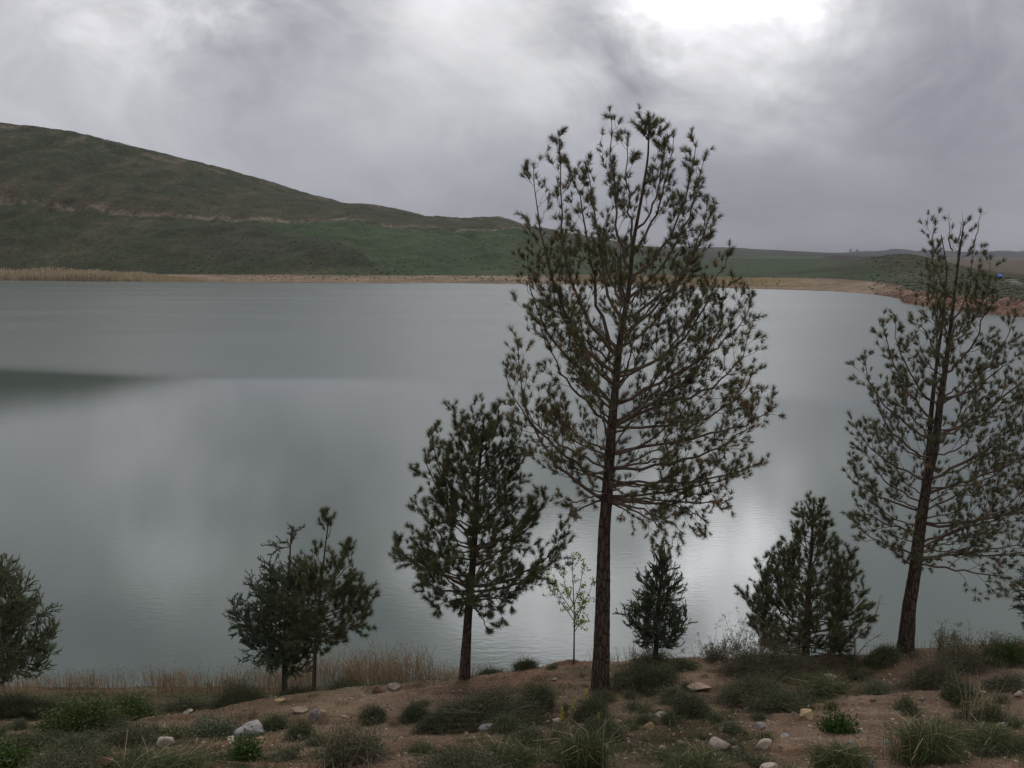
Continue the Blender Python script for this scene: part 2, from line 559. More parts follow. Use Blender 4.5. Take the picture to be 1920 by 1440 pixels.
# C: rock band on the hill, then the far side of the green field
CU, CY, CZ = utab([(-900, 300, 470), (-300, 352, 470), (0, 374, 480), (200, 389, 485), (400, 403, 490), (640, 416, 510), (840, 430, 545), (920, 438, 565), (965, 430, 575), (1020, 440, 600), (1130, 478, 650),
                   (1250, 489, 640), (1400, 491, 680), (1560, 491, 680), (1700, 503, 420), (1800, 508, 420), (1920, 512, 420), (3000, 512, 420)])
DU, DY, DZ = utab([(-1200, 120, 640), (-600, 165, 640), (-200, 203, 640), (0, 228, 650), (60, 235, 650), (130, 246, 650), (200, 261, 650), (270, 278, 650), (400, 308, 660), (520, 343, 670), (600, 368, 680), (645, 380, 690), (700, 384, 700), (740, 391, 710),
                   (800, 403, 720), (870, 407, 740), (935, 404, 760), (960, 412, 770), (985, 421, 790), (1040, 431, 850), (1120, 444, 950), (1190, 458, 1100), (1290, 476, 1400), (1400, 480, 1500),
                   (1560, 481, 1500), (1700, 490, 1400), (1920, 491, 1400), (3000, 491, 1400)])
EU, EY, EZ = utab([(-1200, 330, 1100), (700, 440, 1300), (1000, 450, 1700), (1200, 462, 2200), (1320, 465, 2400), (1450, 469, 2500), (1560, 474, 2600), (1640, 480, 2600), (1700, 485, 2600), (1920, 487, 2600), (3000, 487, 2600)])
FU, FY, FZ = utab([(-1200, 440, 4300), (1500, 476, 4300), (1600, 473, 4300), (1640, 472, 4300), (1680, 468, 4300), (1720, 471, 4300), (1745, 468, 4300), (1775, 471, 4300), (1830, 474, 4300),
                   (1870, 471, 4300), (1920, 472, 4300), (2000, 470, 4300), (3000, 465, 4300)])


def land_z(u, Y, full=True):
    """height of the far land, and the lines that part its covers"""
    u = np.asarray(u, float); Y = np.asarray(Y, float)
    x = u * Y
    jag = 5.5 * fbm(x / 26.0, x * 0 + 3.0, 3, 71) + 0.6 * fbm(x / 3.0, x * 0, 2, 72)
    s = np.interp(u, SU, SY) + jag
    ci = sstep(0.40, 0.46, u)                                     # 1 where the eroded red shore lies
    by = s + 38 * (1 - ci) + 9 * ci
    bz = 1.9 * (1 - ci) + 2.0 * ci
    cy = np.interp(u, CU, CY) + 5 * fbm(x / 40.0, x * 0 + 9, 3, 73); cz = np.interp(u, CU, CZ)
    dy = np.interp(u, DU, DY); dz = np.interp(u, DU, DZ)
    ey = np.interp(u, EU, EY); ez = np.interp(u, EU, EZ)
    fy = np.interp(u, FU, FY); fz = np.interp(u, FU, FZ)
    hill = 1 - sstep(0.02, 0.16, u)
    def seg(a, za, b, zb, p=1.0):
        t = np.clip((Y - a) / np.maximum(b - a, 1e-3), 0, 1)
        return za + (zb - za) * t ** p
    z = np.where(Y < s, -0.35 * (s - Y) * 0.4,
        np.where(Y < by, seg(s, 0, by, bz, 0.75),
        np.where(Y < cy, seg(by, bz, cy, cz, 1.12),
        np.where(Y < dy, seg(cy, cz, dy, dz, 0.93),
        np.where(Y < ey, seg(dy, dz, ey, ez, 1.3),
        np.where(Y < fy, seg(ey, ez - 0, fy, fz, 2.5), fz))))))
    z = np.maximum(z, -3)
    # gullies and small relief on the hill
    w = hill * sstep(0, 60, Y - by) * (1 - 0.75 * sstep(-60, 0, Y - dy))
    gl = np.abs(fbm(x / 55.0 + 0.3 * fbm(x / 30, Y / 50, 2, 80), Y / 260.0, 3, 81))
    z = z - w * 9.0 * (0.35 - gl) * (Y < ey)
    z = z + w * 1.3 * fbm(x / 14.0, Y / 20.0, 4, 83) + hill * sstep(0, 30, Y - by) * 0.55 * fbm(x / 3.5, Y / 5.0, 3, 84)
    # a nearer spur whose edge runs down to the right
    eu = np.interp(Y, [330, 360, 400, 440, 480], [-0.125, -0.15, -0.19, -0.24, -0.30])
    sp = (1 - sstep(-0.01, 0.012, u - eu)) * sstep(0, 45, Y - by) * (1 - sstep(-45, 0, Y - cy)) * sstep(-0.42, -0.30, u)
    z = z + sp * 4.5
    # rock ledge above the band
    band = np.exp(-((Y - cy) / 5.0) ** 2) * hill
    z = z + hill * 0.9 * (1 / (1 + np.exp(-np.clip((Y - cy) / 1.2, -30, 30)))) * (1 - sstep(10, 45, Y - cy))
    # low mound behind the right shore
    mu, my = (1668 - 960) / FPX / 0.985, 330.0
    du = (u - mu) * Y
    mz = 6.8 * np.exp(-(np.abs(du) / 30.0) ** 1.7) * np.exp(-((Y - my) / 42.0) ** 2)
    z = z + mz * (1 + 0.12 * fbm(x / 9, Y / 14, 3, 85))
    # rough plain, far mesa faces
    pl = (1 - hill) * sstep(0, 30, Y - by)
    z = z + pl * (0.35 * fbm(x / 22.0, Y / 45.0, 4, 86) + 0.010 * (Y - 300) * 0.35 * sstep(500, 1500, Y) * fbm(x / 160.0, Y / 220.0, 4, 87))
    # bare dark cliffs cut in the plain
    cl = (1 - sstep(0.0, 0.02, np.abs(u - 0.395) - 0.035)) * np.exp(-((Y - 950) / 60.0) ** 2)
    z = z + cl * 7 * (0.7 + 0.5 * fbm(x / 25.0, Y / 60.0, 3, 88))
    # eroded bank of the red point
    rb = ci * (1 - sstep(0, 10, Y - by)) * sstep(-1, 1, Y - s)
    z = z + rb * 0.45 * fbm(x / 2.5, Y / 3.0, 3, 89)
    return (z, s, by, cy, dy, ey, hill, ci, sp, cl, mz) if full else z


NCF, = (860,)
uv = np.linspace(-0.92, 0.92, NCF)
Yf = np.concatenate([np.linspace(105, 230, 84, endpoint=False), np.linspace(230, 400, 90, endpoint=False), np.linspace(400, 800, 118, endpoint=False), np.geomspace(800, 5200, 70)])
Ug, Yg2 = np.meshgrid(uv, Yf)
Z2, s_, by_, cy_, dy_, ey_, hill_, ci_, sp_, cl_, mz_ = land_z(Ug, Yg2)
X2 = Ug * Yg2


def mixc(c, m, col):
    m = np.clip(m, 0, 1)[..., None]
    return c * (1 - m) + np.array(col) * m


nA = fbm(X2 / 30, Yg2 / 45, 4, 101); nB = fbm(X2 / 6, Yg2 / 9, 4, 102); nC = fbm(X2 / 2.5, Yg2 / 3.5, 3, 103)
c = np.zeros(X2.shape + (3,)) + np.array([0.028, 0.034, 0.016])                       # scrubby green brown
c = mixc(c, sstep(0.0, 0.5, nA) * 0.28, [0.055, 0.045, 0.032])
c = mixc(c, sstep(0.15, 0.5, nB) * 0.5, [0.066, 0.048, 0.036])
c = mixc(c, sstep(0.1, 0.5, nC) * 0.6, [0.020, 0.026, 0.014])
runs = fbm(X2 / 9.0 + 0.6 * nA, Yg2 / 85.0, 4, 107)
c = mixc(c, hill_ * sstep(0.0, 0.45, runs) * 0.55, [0.022, 0.030, 0.015])
c = mixc(c, hill_ * sstep(0.05, 0.5, -runs) * 0.35, [0.066, 0.056, 0.036])
gsl = hill_ * sstep(-0.30, -0.08, Ug - np.interp(Yg2, [330, 500], [0.0, -0.12])) * (Yg2 < cy_)
c = mixc(c, gsl * 0.85 * (0.75 + 0.5 * nB), [0.032, 0.055, 0.023])
c = mixc(c, sp_ * 0.7, [0.027, 0.029, 0.018])
# scree below and above the rock band
scr = hill_ * sstep(-3, 3, Yg2 - cy_) * (1 - sstep(15, 60, Yg2 - cy_)) * sstep(-0.3, 0.3, nB + 0.25) * (1 - 0.6 * sstep(-0.2, 0, Ug))
c = mixc(c, scr * 0.22, [0.095, 0.062, 0.047])
rk = hill_ * np.exp(-((Yg2 - cy_ - 1.5 * nB) / 2.3) ** 2) * sstep(-0.55, 0.15, nC + 0.4 * nA)
c = mixc(c, rk * 0.75, [0.20, 0.16, 0.13])
crest = hill_ * sstep(-60, -4, Yg2 - dy_) * (Yg2 < dy_ + 8) * sstep(-0.1, 0.4, nB + 0.25 * nA)
c = mixc(c, crest * 0.4, [0.16, 0.125, 0.10])
# plain
pl_ = 1 - hill_
fld = pl_ * (Yg2 > by_ + 10) * (Yg2 < cy_ + 60) * (1 - ci_)
c = mixc(c, fld * 0.8 * (0.8 + 0.5 * nA), [0.028, 0.052, 0.024])
c = mixc(c, pl_ * sstep(0, 200, Yg2 - cy_) * 0.8, [0.034, 0.033, 0.027])
c = mixc(c, pl_ * sstep(0, 200, Yg2 - cy_) * sstep(0.0, 0.3, fbm(X2 / 150, Yg2 / 260, 3, 105)) * 0.7 * (Yg2 < 2400), [0.045, 0.080, 0.045])
c = mixc(c, pl_ * ci_ * sstep(300, 420, Yg2) * 0.8, [0.085, 0.062, 0.045])
c = mixc(c, cl_ * 0.9, [0.036, 0.030, 0.030])
c = mixc(c, sstep(0.3, 3, mz_) * 0.8, [0.026, 0.031, 0.017])
c = mixc(c, sstep(1.5, 5, mz_) * sstep(-0.1, 0.3, nB) * 0.4, [0.065, 0.046, 0.034])
c = mixc(c, (Yg2 > ey_) * sstep(2900, 3600, Yg2) * 0.8, [0.018, 0.020, 0.026])
# beach and litter, red shore
bch = (1 - sstep(-6, 2, Yg2 - by_)) * (1 - ci_)
c = mixc(c, bch, [0.165, 0.125, 0.085])
c = mixc(c, bch * sstep(0.0, 0.4, nB) * 0.7, [0.15, 0.105, 0.075])
c = mixc(c, bch * sstep(0.45, 0.05, np.abs(Ug - 0.20) / 0.36) * sstep(6, 12, Yg2 - s_), [0.30, 0.225, 0.11])
rd = ci_ * (1 - sstep(2, 12, Yg2 - by_))
c = mixc(c, rd, [0.140, 0.078, 0.056])
c = mixc(c, rd * sstep(0.0, 0.35, nC + .3 * nB) * 0.6, [0.26, 0.17, 0.12])
c = mixc(c, ci_ * sstep(0, 10, Yg2 - by_) * (Yg2 < 300) * sstep(-0.3, 0.3, nB) * .7, [0.045, 0.047, 0.028])
c = mixc(c, (1 - sstep(0.0, 1.6, Yg2 - s_)) * 0.75, [0.075, 0.045, 0.034])
colf = np.concatenate([c, np.ones(c.shape[:2] + (1,))], -1).reshape(-1, 4)
mb = MB()
mb.add(np.stack([X2, Yg2, Z2], -1).reshape(-1, 3), grid_faces(len(Yf), NCF), col=colf)
mb.build('hills', M_LAND, smooth=True, kind='structure')

# ------------------------------------------------------------------ water
def water_mat():
    m, t, b = new_mat('lake water')
    geo = t.node('ShaderNodeNewGeometry').outputs['Position']
    sep = t.node('ShaderNodeSeparateXYZ'); t.l.new(geo, sep.inputs[0])
    x, y = sep.outputs[0], sep.outputs[1]
    b.inputs['Base Color'].default_value = (0.060, 0.080, 0.071, 1)
    b.inputs['IOR'].default_value = 1.333
    b.inputs['Specular IOR Level'].default_value = 0.5
    # wind ruffles the open lake; lee water near the bank and a calm streak are smoother
    w = t.math('MULTIPLY_ADD', t.noise(t.vmath('MULTIPLY', geo, (0.012, 0.05, 0)), 1.0, 3.0, 0.5), 22.0, y)
    w = t.math('MULTIPLY_ADD', x, 0.25, w)
    wind = t.remap(w, 67, 79, 0, 1, True)
    patch = t.remap(t.noise(t.vmath('MULTIPLY', geo, (0.02, 0.07, 0)), 1.0, 4.0, 0.55), 0.4, 0.65, 0, 1, True)
    rough = t.math('MULTIPLY_ADD', wind, 0.19, 0.035)
    rough = t.math('MULTIPLY_ADD', patch, 0.03, rough)
    t.l.new(rough, b.inputs['Roughness'])
    r1 = t.noise(t.vmath('MULTIPLY', geo, (1.0, 2.6, 1)), 2.6, 3.0, 0.55, 0.4)
    r2 = t.noise(t.vmath('MULTIPLY', geo, (1.0, 2.2, 1)), 6.0, 3.0, 0.5)
    h = t.math('MULTIPLY_ADD', r2, 0.16, r1)
    bp = t.node('ShaderNodeBump')
    t.l.new(t.math('MULTIPLY_ADD', wind, 0.11, 0.022), bp.inputs['Strength'])
    bp.inputs['Distance'].default_value = 0.10
    t.l.new(h, bp.inputs['Height'])
    t.l.new(bp.outputs[0], b.inputs['Normal'])
    return m


mb = MB()
mb.add([(-900, 16.5, 0), (900, 16.5, 0), (900, 620, 0), (-900, 620, 0)], [(0, 1, 2), (0, 2, 3)])
mb.build('water', water_mat(), kind='structure')

# ------------------------------------------------------------------ trees
class Tree:
    """a conifer: trunk line and crown outline are given in metres in the tree's own upright plane"""
    def __init__(self, name, label, category, base, Y, trunk_px, r0, mats, group=None):
        self.Y = Y
        self.base = base
        self.root = empty(name, base, label, category, group)
        self.mats = mats
        # trunk polyline
        pts = []
        for i, (px, py) in enumerate(trunk_px):
            d = pdir(px, py)
            pts.append([d[0] * Y, Y, CAM_Z + d[2] * Y])
        pts[0] = [base[0], base[1], base[2] - 0.15]
        self.trunk = np.array(pts)
        self.r0 = r0

    def px(self, px, py, off=0.0):
        d = pdir(px, py)
        return np.array([d[0] * self.Y, self.Y + off, CAM_Z + d[2] * self.Y])

    def smooth_line(self, P, n):
        s = np.concatenate([[0], np.cumsum(np.linalg.norm(np.diff(P, axis=0), axis=1))])
        t = np.linspace(0, s[-1], n)
        Q = np.stack([np.interp(t, s, P[:, k]) for k in range(3)], 1)
        for _ in range(max(2, n // 14)):
            Q[1:-1] = 0.25 * Q[:-2] + 0.5 * Q[1:-1] + 0.25 * Q[2:]
        return Q

    def build_trunk(self, name='trunk', P=None, r0=None, r1=0.008, sides=22, seed=0, power=1.0, rough=0.09):
        P = self.trunk if P is None else P
        r0 = self.r0 if r0 is None else r0
        L = np.linalg.norm(np.diff(P, axis=0), axis=1).sum()
        n = max(12, int(L / 0.035))
        Q = self.smooth_line(P, n)
        t = np.linspace(0, 1, n)
        R = r0 * (1 - t) ** power + r1
        R = R * (1 + 0.32 * np.exp(-t * L / 0.20)) * (1 + 0.04 * (vnoise(t * L * 2.2, t * 0, seed + 3) - .5) * 2)
        ang = np.linspace(0, 2 * math.pi, sides, endpoint=False)
        A, T = np.meshgrid(ang, t * L)
        # bark plates: ridges running up the trunk, broken across
        rid = np.abs(fbm(np.cos(A) * 2.2 + 5, np.sin(A) * 2.2 + T * 0.9, 2, seed)) + 0.5 * np.abs(fbm(A * 3.0, T * 9, 3, seed + 9))
        rad = R[:, None] * (1 + rough * (rid - 0.35) * 2)
        V = np.stack([Q[:, None, 0] + rad * np.cos(A), Q[:, None, 1] + rad * np.sin(A), Q[:, None, 2] + 0 * A], -1).reshape(-1, 3)
        k = np.arange(n - 1)[:, None] * sides; s = np.arange(sides)[None]; s2 = (s + 1) % sides
        a = (k + s).ravel(); b = (k + s2).ravel(); c_ = (k + sides + s2).ravel(); d = (k + sides + s).ravel()
        mb = MB(); mb.add(V - self.base, np.concatenate([np.stack([a, b, c_], 1), np.stack([a, c_, d], 1)]))
        self.lineQ, self.lineR = Q, R
        return mb.build(name, self.mats['bark'], self.root, smooth=True)

    def on_trunk(self, z, line=None):
        Q = self.lineQ if line is None else line
        return np.array([np.interp(z, Q[:, 2], Q[:, k]) for k in range(2)] + [z])

    def limb(self, P0, P3, r, out=0.55, rise=0.45, spec=None, bare=0.0, brown=0.0):
        """one main branch with its twigs (a part) and its needles (its sub-part)"""
        S = dict(spacing=0.13, f2=0.50, min2=0.10, sp3=0.085, l3=(0.06, 0.17), up=0.35, start=0.22, needle=(0.065, 0.105), n=46, w=0.0042, spread=(0.25, 1.25), shoot=0.06, droop=0.0, fill=0.35, kind='pine', side=0.8, drop=0.0)
        S.update(self.spec)
        if spec: S.update(spec)
        P0 = np.array(P0, float); P3 = np.array(P3, float)
        D = P3 - P0; L = np.linalg.norm(D)
        hor = D * np.array([1, 1, 0.0]); hl = np.linalg.norm(hor)
        C1 = P0 + hor * out + np.array([0, 0, D[2] * 0.16])
        C2 = P3 - np.array([0, 0, 1]) * abs(D[2]) * rise - hor * 0.08
        C1 = C1 + RNG.normal(size=3) * L * 0.05; C2 = C2 + RNG.normal(size=3) * L * 0.05
        K = 14
        t = np.linspace(0, 1, K)[:, None]
        B = (1 - t) ** 3 * P0 + 3 * (1 - t) ** 2 * t * C1 + 3 * (1 - t) * t ** 2 * C2 + t ** 3 * P3
        B[1:-1] += RNG.normal(size=(K - 2, 3)) * 0.010 * L ** .5
        tt = t[:, 0]
        R = r * (1 - tt) ** 0.9 + 0.0032
        wood = MB(); nd = MB()
        tubes(wood, (B - self.base)[None], R[None], 6, 0.35)
        seg = np.linalg.norm(np.diff(B, axis=0), axis=1).sum()
        tan = nrm(np.gradient(B, axis=0))
        n2 = max(2, int(seg * (1 - S['start']) / S['spacing']))
        t2 = S['start'] + (1 - S['start']) * (np.arange(n2) + RNG.random(n2)) / n2
        t2 = np.clip(t2, 0, 0.985)
        def at(tq, arr): return np.stack([np.interp(tq, tt, arr[:, k]) for k in range(3)], -1)
        b2 = at(t2, B); d2 = nrm(at(t2, tan))
        ph = RNG.random(n2) * 2 * math.pi
        side = nrm(np.cross(d2, RNG.normal(size=(n2, 3))))
        upv = np.array([0, 0, 1.0])
        dir0 = nrm(0.6 * d2 + S['side'] * side + upv * 0.12)
        len2 = (S['f2'] * seg * (1 - t2) ** 0.8 * (0.45 + 0.55 * RNG.random(n2)) + S['min2'] + 0.08 * RNG.random(n2))
        len2 = np.minimum(len2, 0.95)
        K2 = 5
        s = np.linspace(0, 1, K2)[None, :, None]
        P2 = b2[:, None] + dir0[:, None] * s * len2[:, None, None] + upv * (S['up'] * len2[:, None, None] * s ** 2) - upv * (S['drop'] * len2[:, None, None] * s ** 2)
        P2[:, 1:] += RNG.normal(size=(n2, K2 - 1, 3)) * 0.012
        R2 = (0.0022 + 0.007 * len2)[:, None] * (1 - 0.8 * np.linspace(0, 1, K2))[None]
        tubes(wood, P2 - self.base, R2, 4, 0.45)
        # third order twigs
        ends = []; axes = []
        b3l = []; d3l = []
        for i in range(n2):
            m = int(len2[i] / S['sp3'])
            if m < 1: continue
            q = 0.25 + 0.73 * (np.arange(m) + RNG.random(m)) / m
            b3l.append(np.stack([np.interp(q, s[0, :, 0], P2[i, :, k]) for k in range(3)], -1))
            tg = nrm(P2[i, -1] - P2[i, 0])
            sd = nrm(np.cross(np.broadcast_to(tg, (m, 3)), RNG.normal(size=(m, 3))))
            d3l.append(nrm(0.65 * tg + 0.75 * sd + upv * (0.45 * S['up'] / 0.35 - S['drop'])))
        if b3l:
            b3 = np.concatenate(b3l); d3 = np.concatenate(d3l)
            l3 = RNG.uniform(*S['l3'], len(b3))
            m3 = b3 + d3 * (l3 * 0.5)[:, None]
            e3 = b3 + d3 * l3[:, None] + upv * (S['up'] * 0.3 * l3)[:, None]
            P3_ = np.stack([b3, m3, e3], 1)
            tubes(wood, P3_ - self.base, np.stack([np.full(len(b3), .0030), np.full(len(b3), .0022), np.full(len(b3), .0016)], 1), 3, 0.6)
            ends.append(e3); axes.append(nrm(e3 - m3))
        e2 = P2[:, -1]; a2 = nrm(P2[:, -1] - P2[:, -2])
        ends += [e2, B[-1:]]; axes += [a2, tan[-1:]]
        if S['fill'] > 0:
            # needles along the younger wood
            k = int(n2 * 3 * S['fill'])
            if k:
                i = RNG.integers(0, n2, k); q = RNG.uniform(0.4, 0.95, k)
                pos = P2[i, 0] + (P2[i, -1] - P2[i, 0]) * q[:, None]
                ends.append(pos); axes.append(nrm(P2[i, -1] - P2[i, 0] + 0.02 * RNG.normal(size=(k, 3))))
            k = max(2, int(seg * 0.5 / 0.07 * S['fill']))
            q = RNG.uniform(0.62, 0.99, k)
            ends.append(at(q, B)); axes.append(at(q, tan))
        E = np.concatenate(ends); A = nrm(np.concatenate(axes))
        keep = RNG.random(len(E)) > bare
        E = E[keep]; A = A[keep]
        if len(E):
            n = S['n']; T = len(E)
            tb = np.clip(RNG.beta(1.6, 4.2, T) + brown * (RNG.random(T) < 0.7) * 0.6, 0, 1)
            sz = RNG.uniform(0.72, 1.1, T) * (1 + 0.25 * (RNG.random(T) < 0.12))
            th = RNG.uniform(S['spread'][0], S['spread'][1], (T, n)) ; fi = RNG.random((T, n)) * 2 * math.pi
            Bv = nrm(np.cross(A, RNG.normal(size=(T, 3)))); Cv = np.cross(A, Bv)
            dr = np.cos(th)[..., None] * A[:, None] + np.sin(th)[..., None] * (np.cos(fi)[..., None] * Bv[:, None] + np.sin(fi)[..., None] * Cv[:, None])
            ln = RNG.uniform(*S['needle'], (T, n)) * sz[:, None]
            back = RNG.random((T, n)) * S['shoot']
            p0 = E[:, None] - A[:, None] * back[..., None]
            tn = np.clip(tb[:, None] + RNG.normal(size=(T, n)) * 0.08, 0, 1)
            bend = np.zeros((T * n, 3)); bend[:, 2] = -S['droop'] * ln.ravel()
            blades(nd, (p0 - self.base).reshape(-1, 3), dr.reshape(-1, 3), ln.ravel(), S['w'], tn.ravel(), bend)
        w = wood.build('branch', self.mats['twig'], self.root)
        if nd.v: nd.build('needles' if S['kind'] == 'pine' else 'foliage', self.mats['needle'], w, kind='stuff')
        return w

    def crown(self, left, right, n, z_lo_px, z_hi_px, slope=(0.25, 1.3), trunk_lo_px=None, rr=(0.010, 0.012), depth=0.9, seed=1, reach=(0.72, 1.0), brown=0.0, bias=1.0):
        """limbs all round the trunk whose tips stay inside the outline (left / right rows of px y, px x)"""
        l = np.array(left, float); r_ = np.array(right, float)
        zl = np.array([self.px(a[1], a[0])[2] for a in l]); xl = np.array([self.px(a[1], a[0])[0] for a in l])
        zr = np.array([self.px(a[1], a[0])[2] for a in r_]); xr = np.array([self.px(a[1], a[0])[0] for a in r_])
        z_lo = self.px(960, z_lo_px)[2]; z_hi = self.px(960, z_hi_px)[2]
        z_tr = self.px(960, trunk_lo_px or z_lo_px)[2]
        o = np.argsort(zl); zl, xl = zl[o], xl[o]; o = np.argsort(zr); zr, xr = zr[o], xr[o]
        g = 2.39996
        for i in range(n):
            f = ((i + 0.5) / n) ** bias
            zt = z_lo + (z_hi - z_lo) * f
            ph = g * i + RNG.uniform(-0.4, 0.4)
            c0 = self.on_trunk(min(zt, self.lineQ[-1, 2]))
            Rl = max(0.05, c0[0] - np.interp(zt, zl, xl)); Rr = max(0.05, np.interp(zt, zr, xr) - c0[0])
            cx, cy = math.cos(ph), math.sin(ph)
            ax = Rr if cx > 0 else Rl; ay = depth * 0.5 * (Rl + Rr)
            R = 1 / math.sqrt((cx / ax) ** 2 + (cy / ay) ** 2) * RNG.uniform(*reach)
            sl = slope[0] + (slope[1] - slope[0]) * f
            zs = zt - R * sl * RNG.uniform(0.8, 1.2)
            zs = min(max(zs, z_tr + RNG.uniform(0, 0.25)), self.lineQ[-1, 2] - 0.03)
            p0 = self.on_trunk(zs); p3 = np.array([c0[0] + cx * R, c0[1] + cy * R, zt])
            L = np.linalg.norm(p3 - p0)
            self.limb(p0, p3, rr[0] + rr[1] * L, brown=brown if RNG.random() < 0.5 else 0)


def shifted(pts, d): return [(a + d, b) for a, b in pts]


# ---- tall pine in the middle
b0 = bank_point(1125, 1293)
tp = Tree('pine_tree', 'tallest pine, with a long bare lower trunk, standing against the lake', 'tree', b0, b0[1],
          [(1125, 1295), (1130, 1150), (1133, 1000), (1138, 930), (1147, 800), (1162, 640), (1180, 540), (1186, 460), (1205, 360), (1216, 290), (1216, 226)], 0.112,
          dict(bark=M_BARK, twig=M_TWIG, needle=M_PINE))
tp.spec = dict(n=54, w=0.0050, needle=(0.058, 0.10), sp3=0.085, spacing=0.12, fill=0.35)
tp.build_trunk(sides=26, seed=5, power=1.2)
EXPL = [  # start y on the trunk, tip px, tip py, depth offset
    (940, 972, 645, 0.1), (905, 948, 690, -0.5), (880, 985, 760, 0.5), (800, 1010, 600, -0.3), (760, 990, 480, 0.3), (700, 1000, 292, 0.1), (670, 1046, 238, -0.2), (655, 1070, 280, 0.5),
    (600, 1098, 288, 0.1), (520, 1145, 206, -0.1), (470, 1182, 232, 0.2), (430, 1240, 250, -0.2), (480, 1266, 234, 0.1), (520, 1296, 262, -0.3), (560, 1335, 278, 0.1), (600, 1347, 350, 0.3),
    (640, 1330, 400, -0.4), (700, 1378, 470, 0.1), (650, 1310, 470, 0.5), (760, 1413, 572, -0.1), (800, 1425, 620, 0.2), (800, 1400, 690, -0.5), (850, 1452, 765, 0.0), (880, 1438, 800, 0.4),
    (900, 1400, 860, -0.4), (930, 1392, 900, 0.2), (940, 1366, 935, -0.2), (935, 1330, 960, 0.5)]
for (ys, tx, ty, off) in EXPL:
    ty = ty + 14 if ty < 400 else ty
    tx = tx - 10 if tx > 1300 else tx
    p0 = tp.on_trunk(tp.px(1150, ys)[2]); p3 = tp.px(tx, ty, off)
    L = np.linalg.norm(p3 - p0)
    tp.limb(p0, p3, 0.006 + 0.0066 * L, out=0.5, rise=0.5 if ty < 900 else 0.1, brown=0.25 if ty > 400 else 0.05,
            spec=dict(f2=0.24, min2=0.07, spacing=0.10, start=0.3) if ty < 480 else dict(f2=0.36))
for (tx, ty) in [(1212, 228), (1220, 234), (1208, 244), (1226, 246)]:
    tp.limb(tp.on_trunk(tp.px(1216, 262)[2]), tp.px(tx, ty), 0.006, spec=dict(fill=1.0))
for (ys, tx, ty, off) in [(938, 1275, 992, -0.2), (940, 1195, 985, 0.4), (936, 1075, 975, 0.2), (938, 1235, 975, -0.6), (925, 1050, 925, -0.5), (934, 1330, 985, 0.1)]:
    p0 = tp.on_trunk(tp.px(1150, ys)[2]); p3 = tp.px(tx, ty, off)
    tp.limb(p0, p3, 0.014, out=0.4, rise=-0.3, spec=dict(up=0.05, drop=0.15), brown=0.3)
L_ = [(230, 1190), (300, 1040), (380, 1010), (430, 1020), (490, 1000), (560, 1020), (620, 1010), (680, 965), (760, 960), (850, 1000), (900, 1030), (950, 1060), (990, 1120)]
R_ = [(230, 1240), (300, 1320), (380, 1320), (450, 1300), (490, 1340), (560, 1370), (600, 1400), (700, 1400), (780, 1430), (880, 1385), (940, 1350), (1000, 1290)]
tp.crown(L_, R_, 34, 930, 430, slope=(0.15, 1.6), trunk_lo_px=940, rr=(0.006, 0.006), depth=0.85, brown=0.3, reach=(0.45, 0.9))


def cone(parent, base, p, axis, length, rad):
    """an open pine cone: rings of scales round a core"""
    axis = unit(axis); mbc = MB()
    A = unit(np.cross(axis, [0.3, 0.2, 0.9])); B = np.cross(axis, A)
    n = 9
    for k in range(n):
        f = k / (n - 1.0); rr = rad * math.sin(math.pi * (0.12 + 0.80 * f)) ** 0.8
        m = 8
        for j in range(m):
            a = 2 * math.pi * (j + 0.5 * (k % 2)) / m
            o = math.cos(a) * A + math.sin(a) * B; s = -math.sin(a) * A + math.cos(a) * B
            c0 = p + axis * length * f
            q = [c0 + o * rr * 0.25 - s * rr * 0.25, c0 + o * rr * 0.25 + s * rr * 0.25, c0 + o * rr + axis * length * 0.10 + s * rr * 0.22, c0 + o * rr * 1.08 + axis * length * 0.03, c0 + o * rr + axis * length * 0.10 - s * rr * 0.22]
            mbc.add(np.array(q) - base, [(0, 1, 2), (0, 2, 4), (2, 3, 4), (0, 4, 3), (1, 3, 2)], 0.1)
    tubes(mbc, (np.array([p, p + axis * length * .5, p + axis * length]) - base)[None], np.array([[rad * .35, rad * .45, rad * .2]]), 6, 0.1)
    return mbc.build('pine_cone', M_CONE, parent)


M_CONE = plant_mat('cone scales', (0.022, 0.013, 0.010), (0.05, 0.03, 0.02), (0.08, 0.05, 0.03), 0.7)
tp_limb = tp.px(1353, 563, 0.1)
cone_branch = tp.limb(tp.on_trunk(tp.px(1150, 800)[2]), tp.px(1360, 538, 0.1), 0.024, bare=0.3)
cone(tp.root, tp.base, tp.px(1352, 563, 0.08), [-0.35, 0, 1], 0.085, 0.027)
cone(tp.root, tp.base, tp.px(1353, 563, 0.12), [1, 0.1, 0.35], 0.095, 0.026)
for (px, py, ax) in [(1112, 505, [0.3, 0, -1]), (1205, 640, [0.5, 0.2, -0.8]), (1290, 705, [-0.3, 0, -1])]:
    cone(tp.root, tp.base, tp.px(px, py, -0.2), ax, 0.075, 0.025)

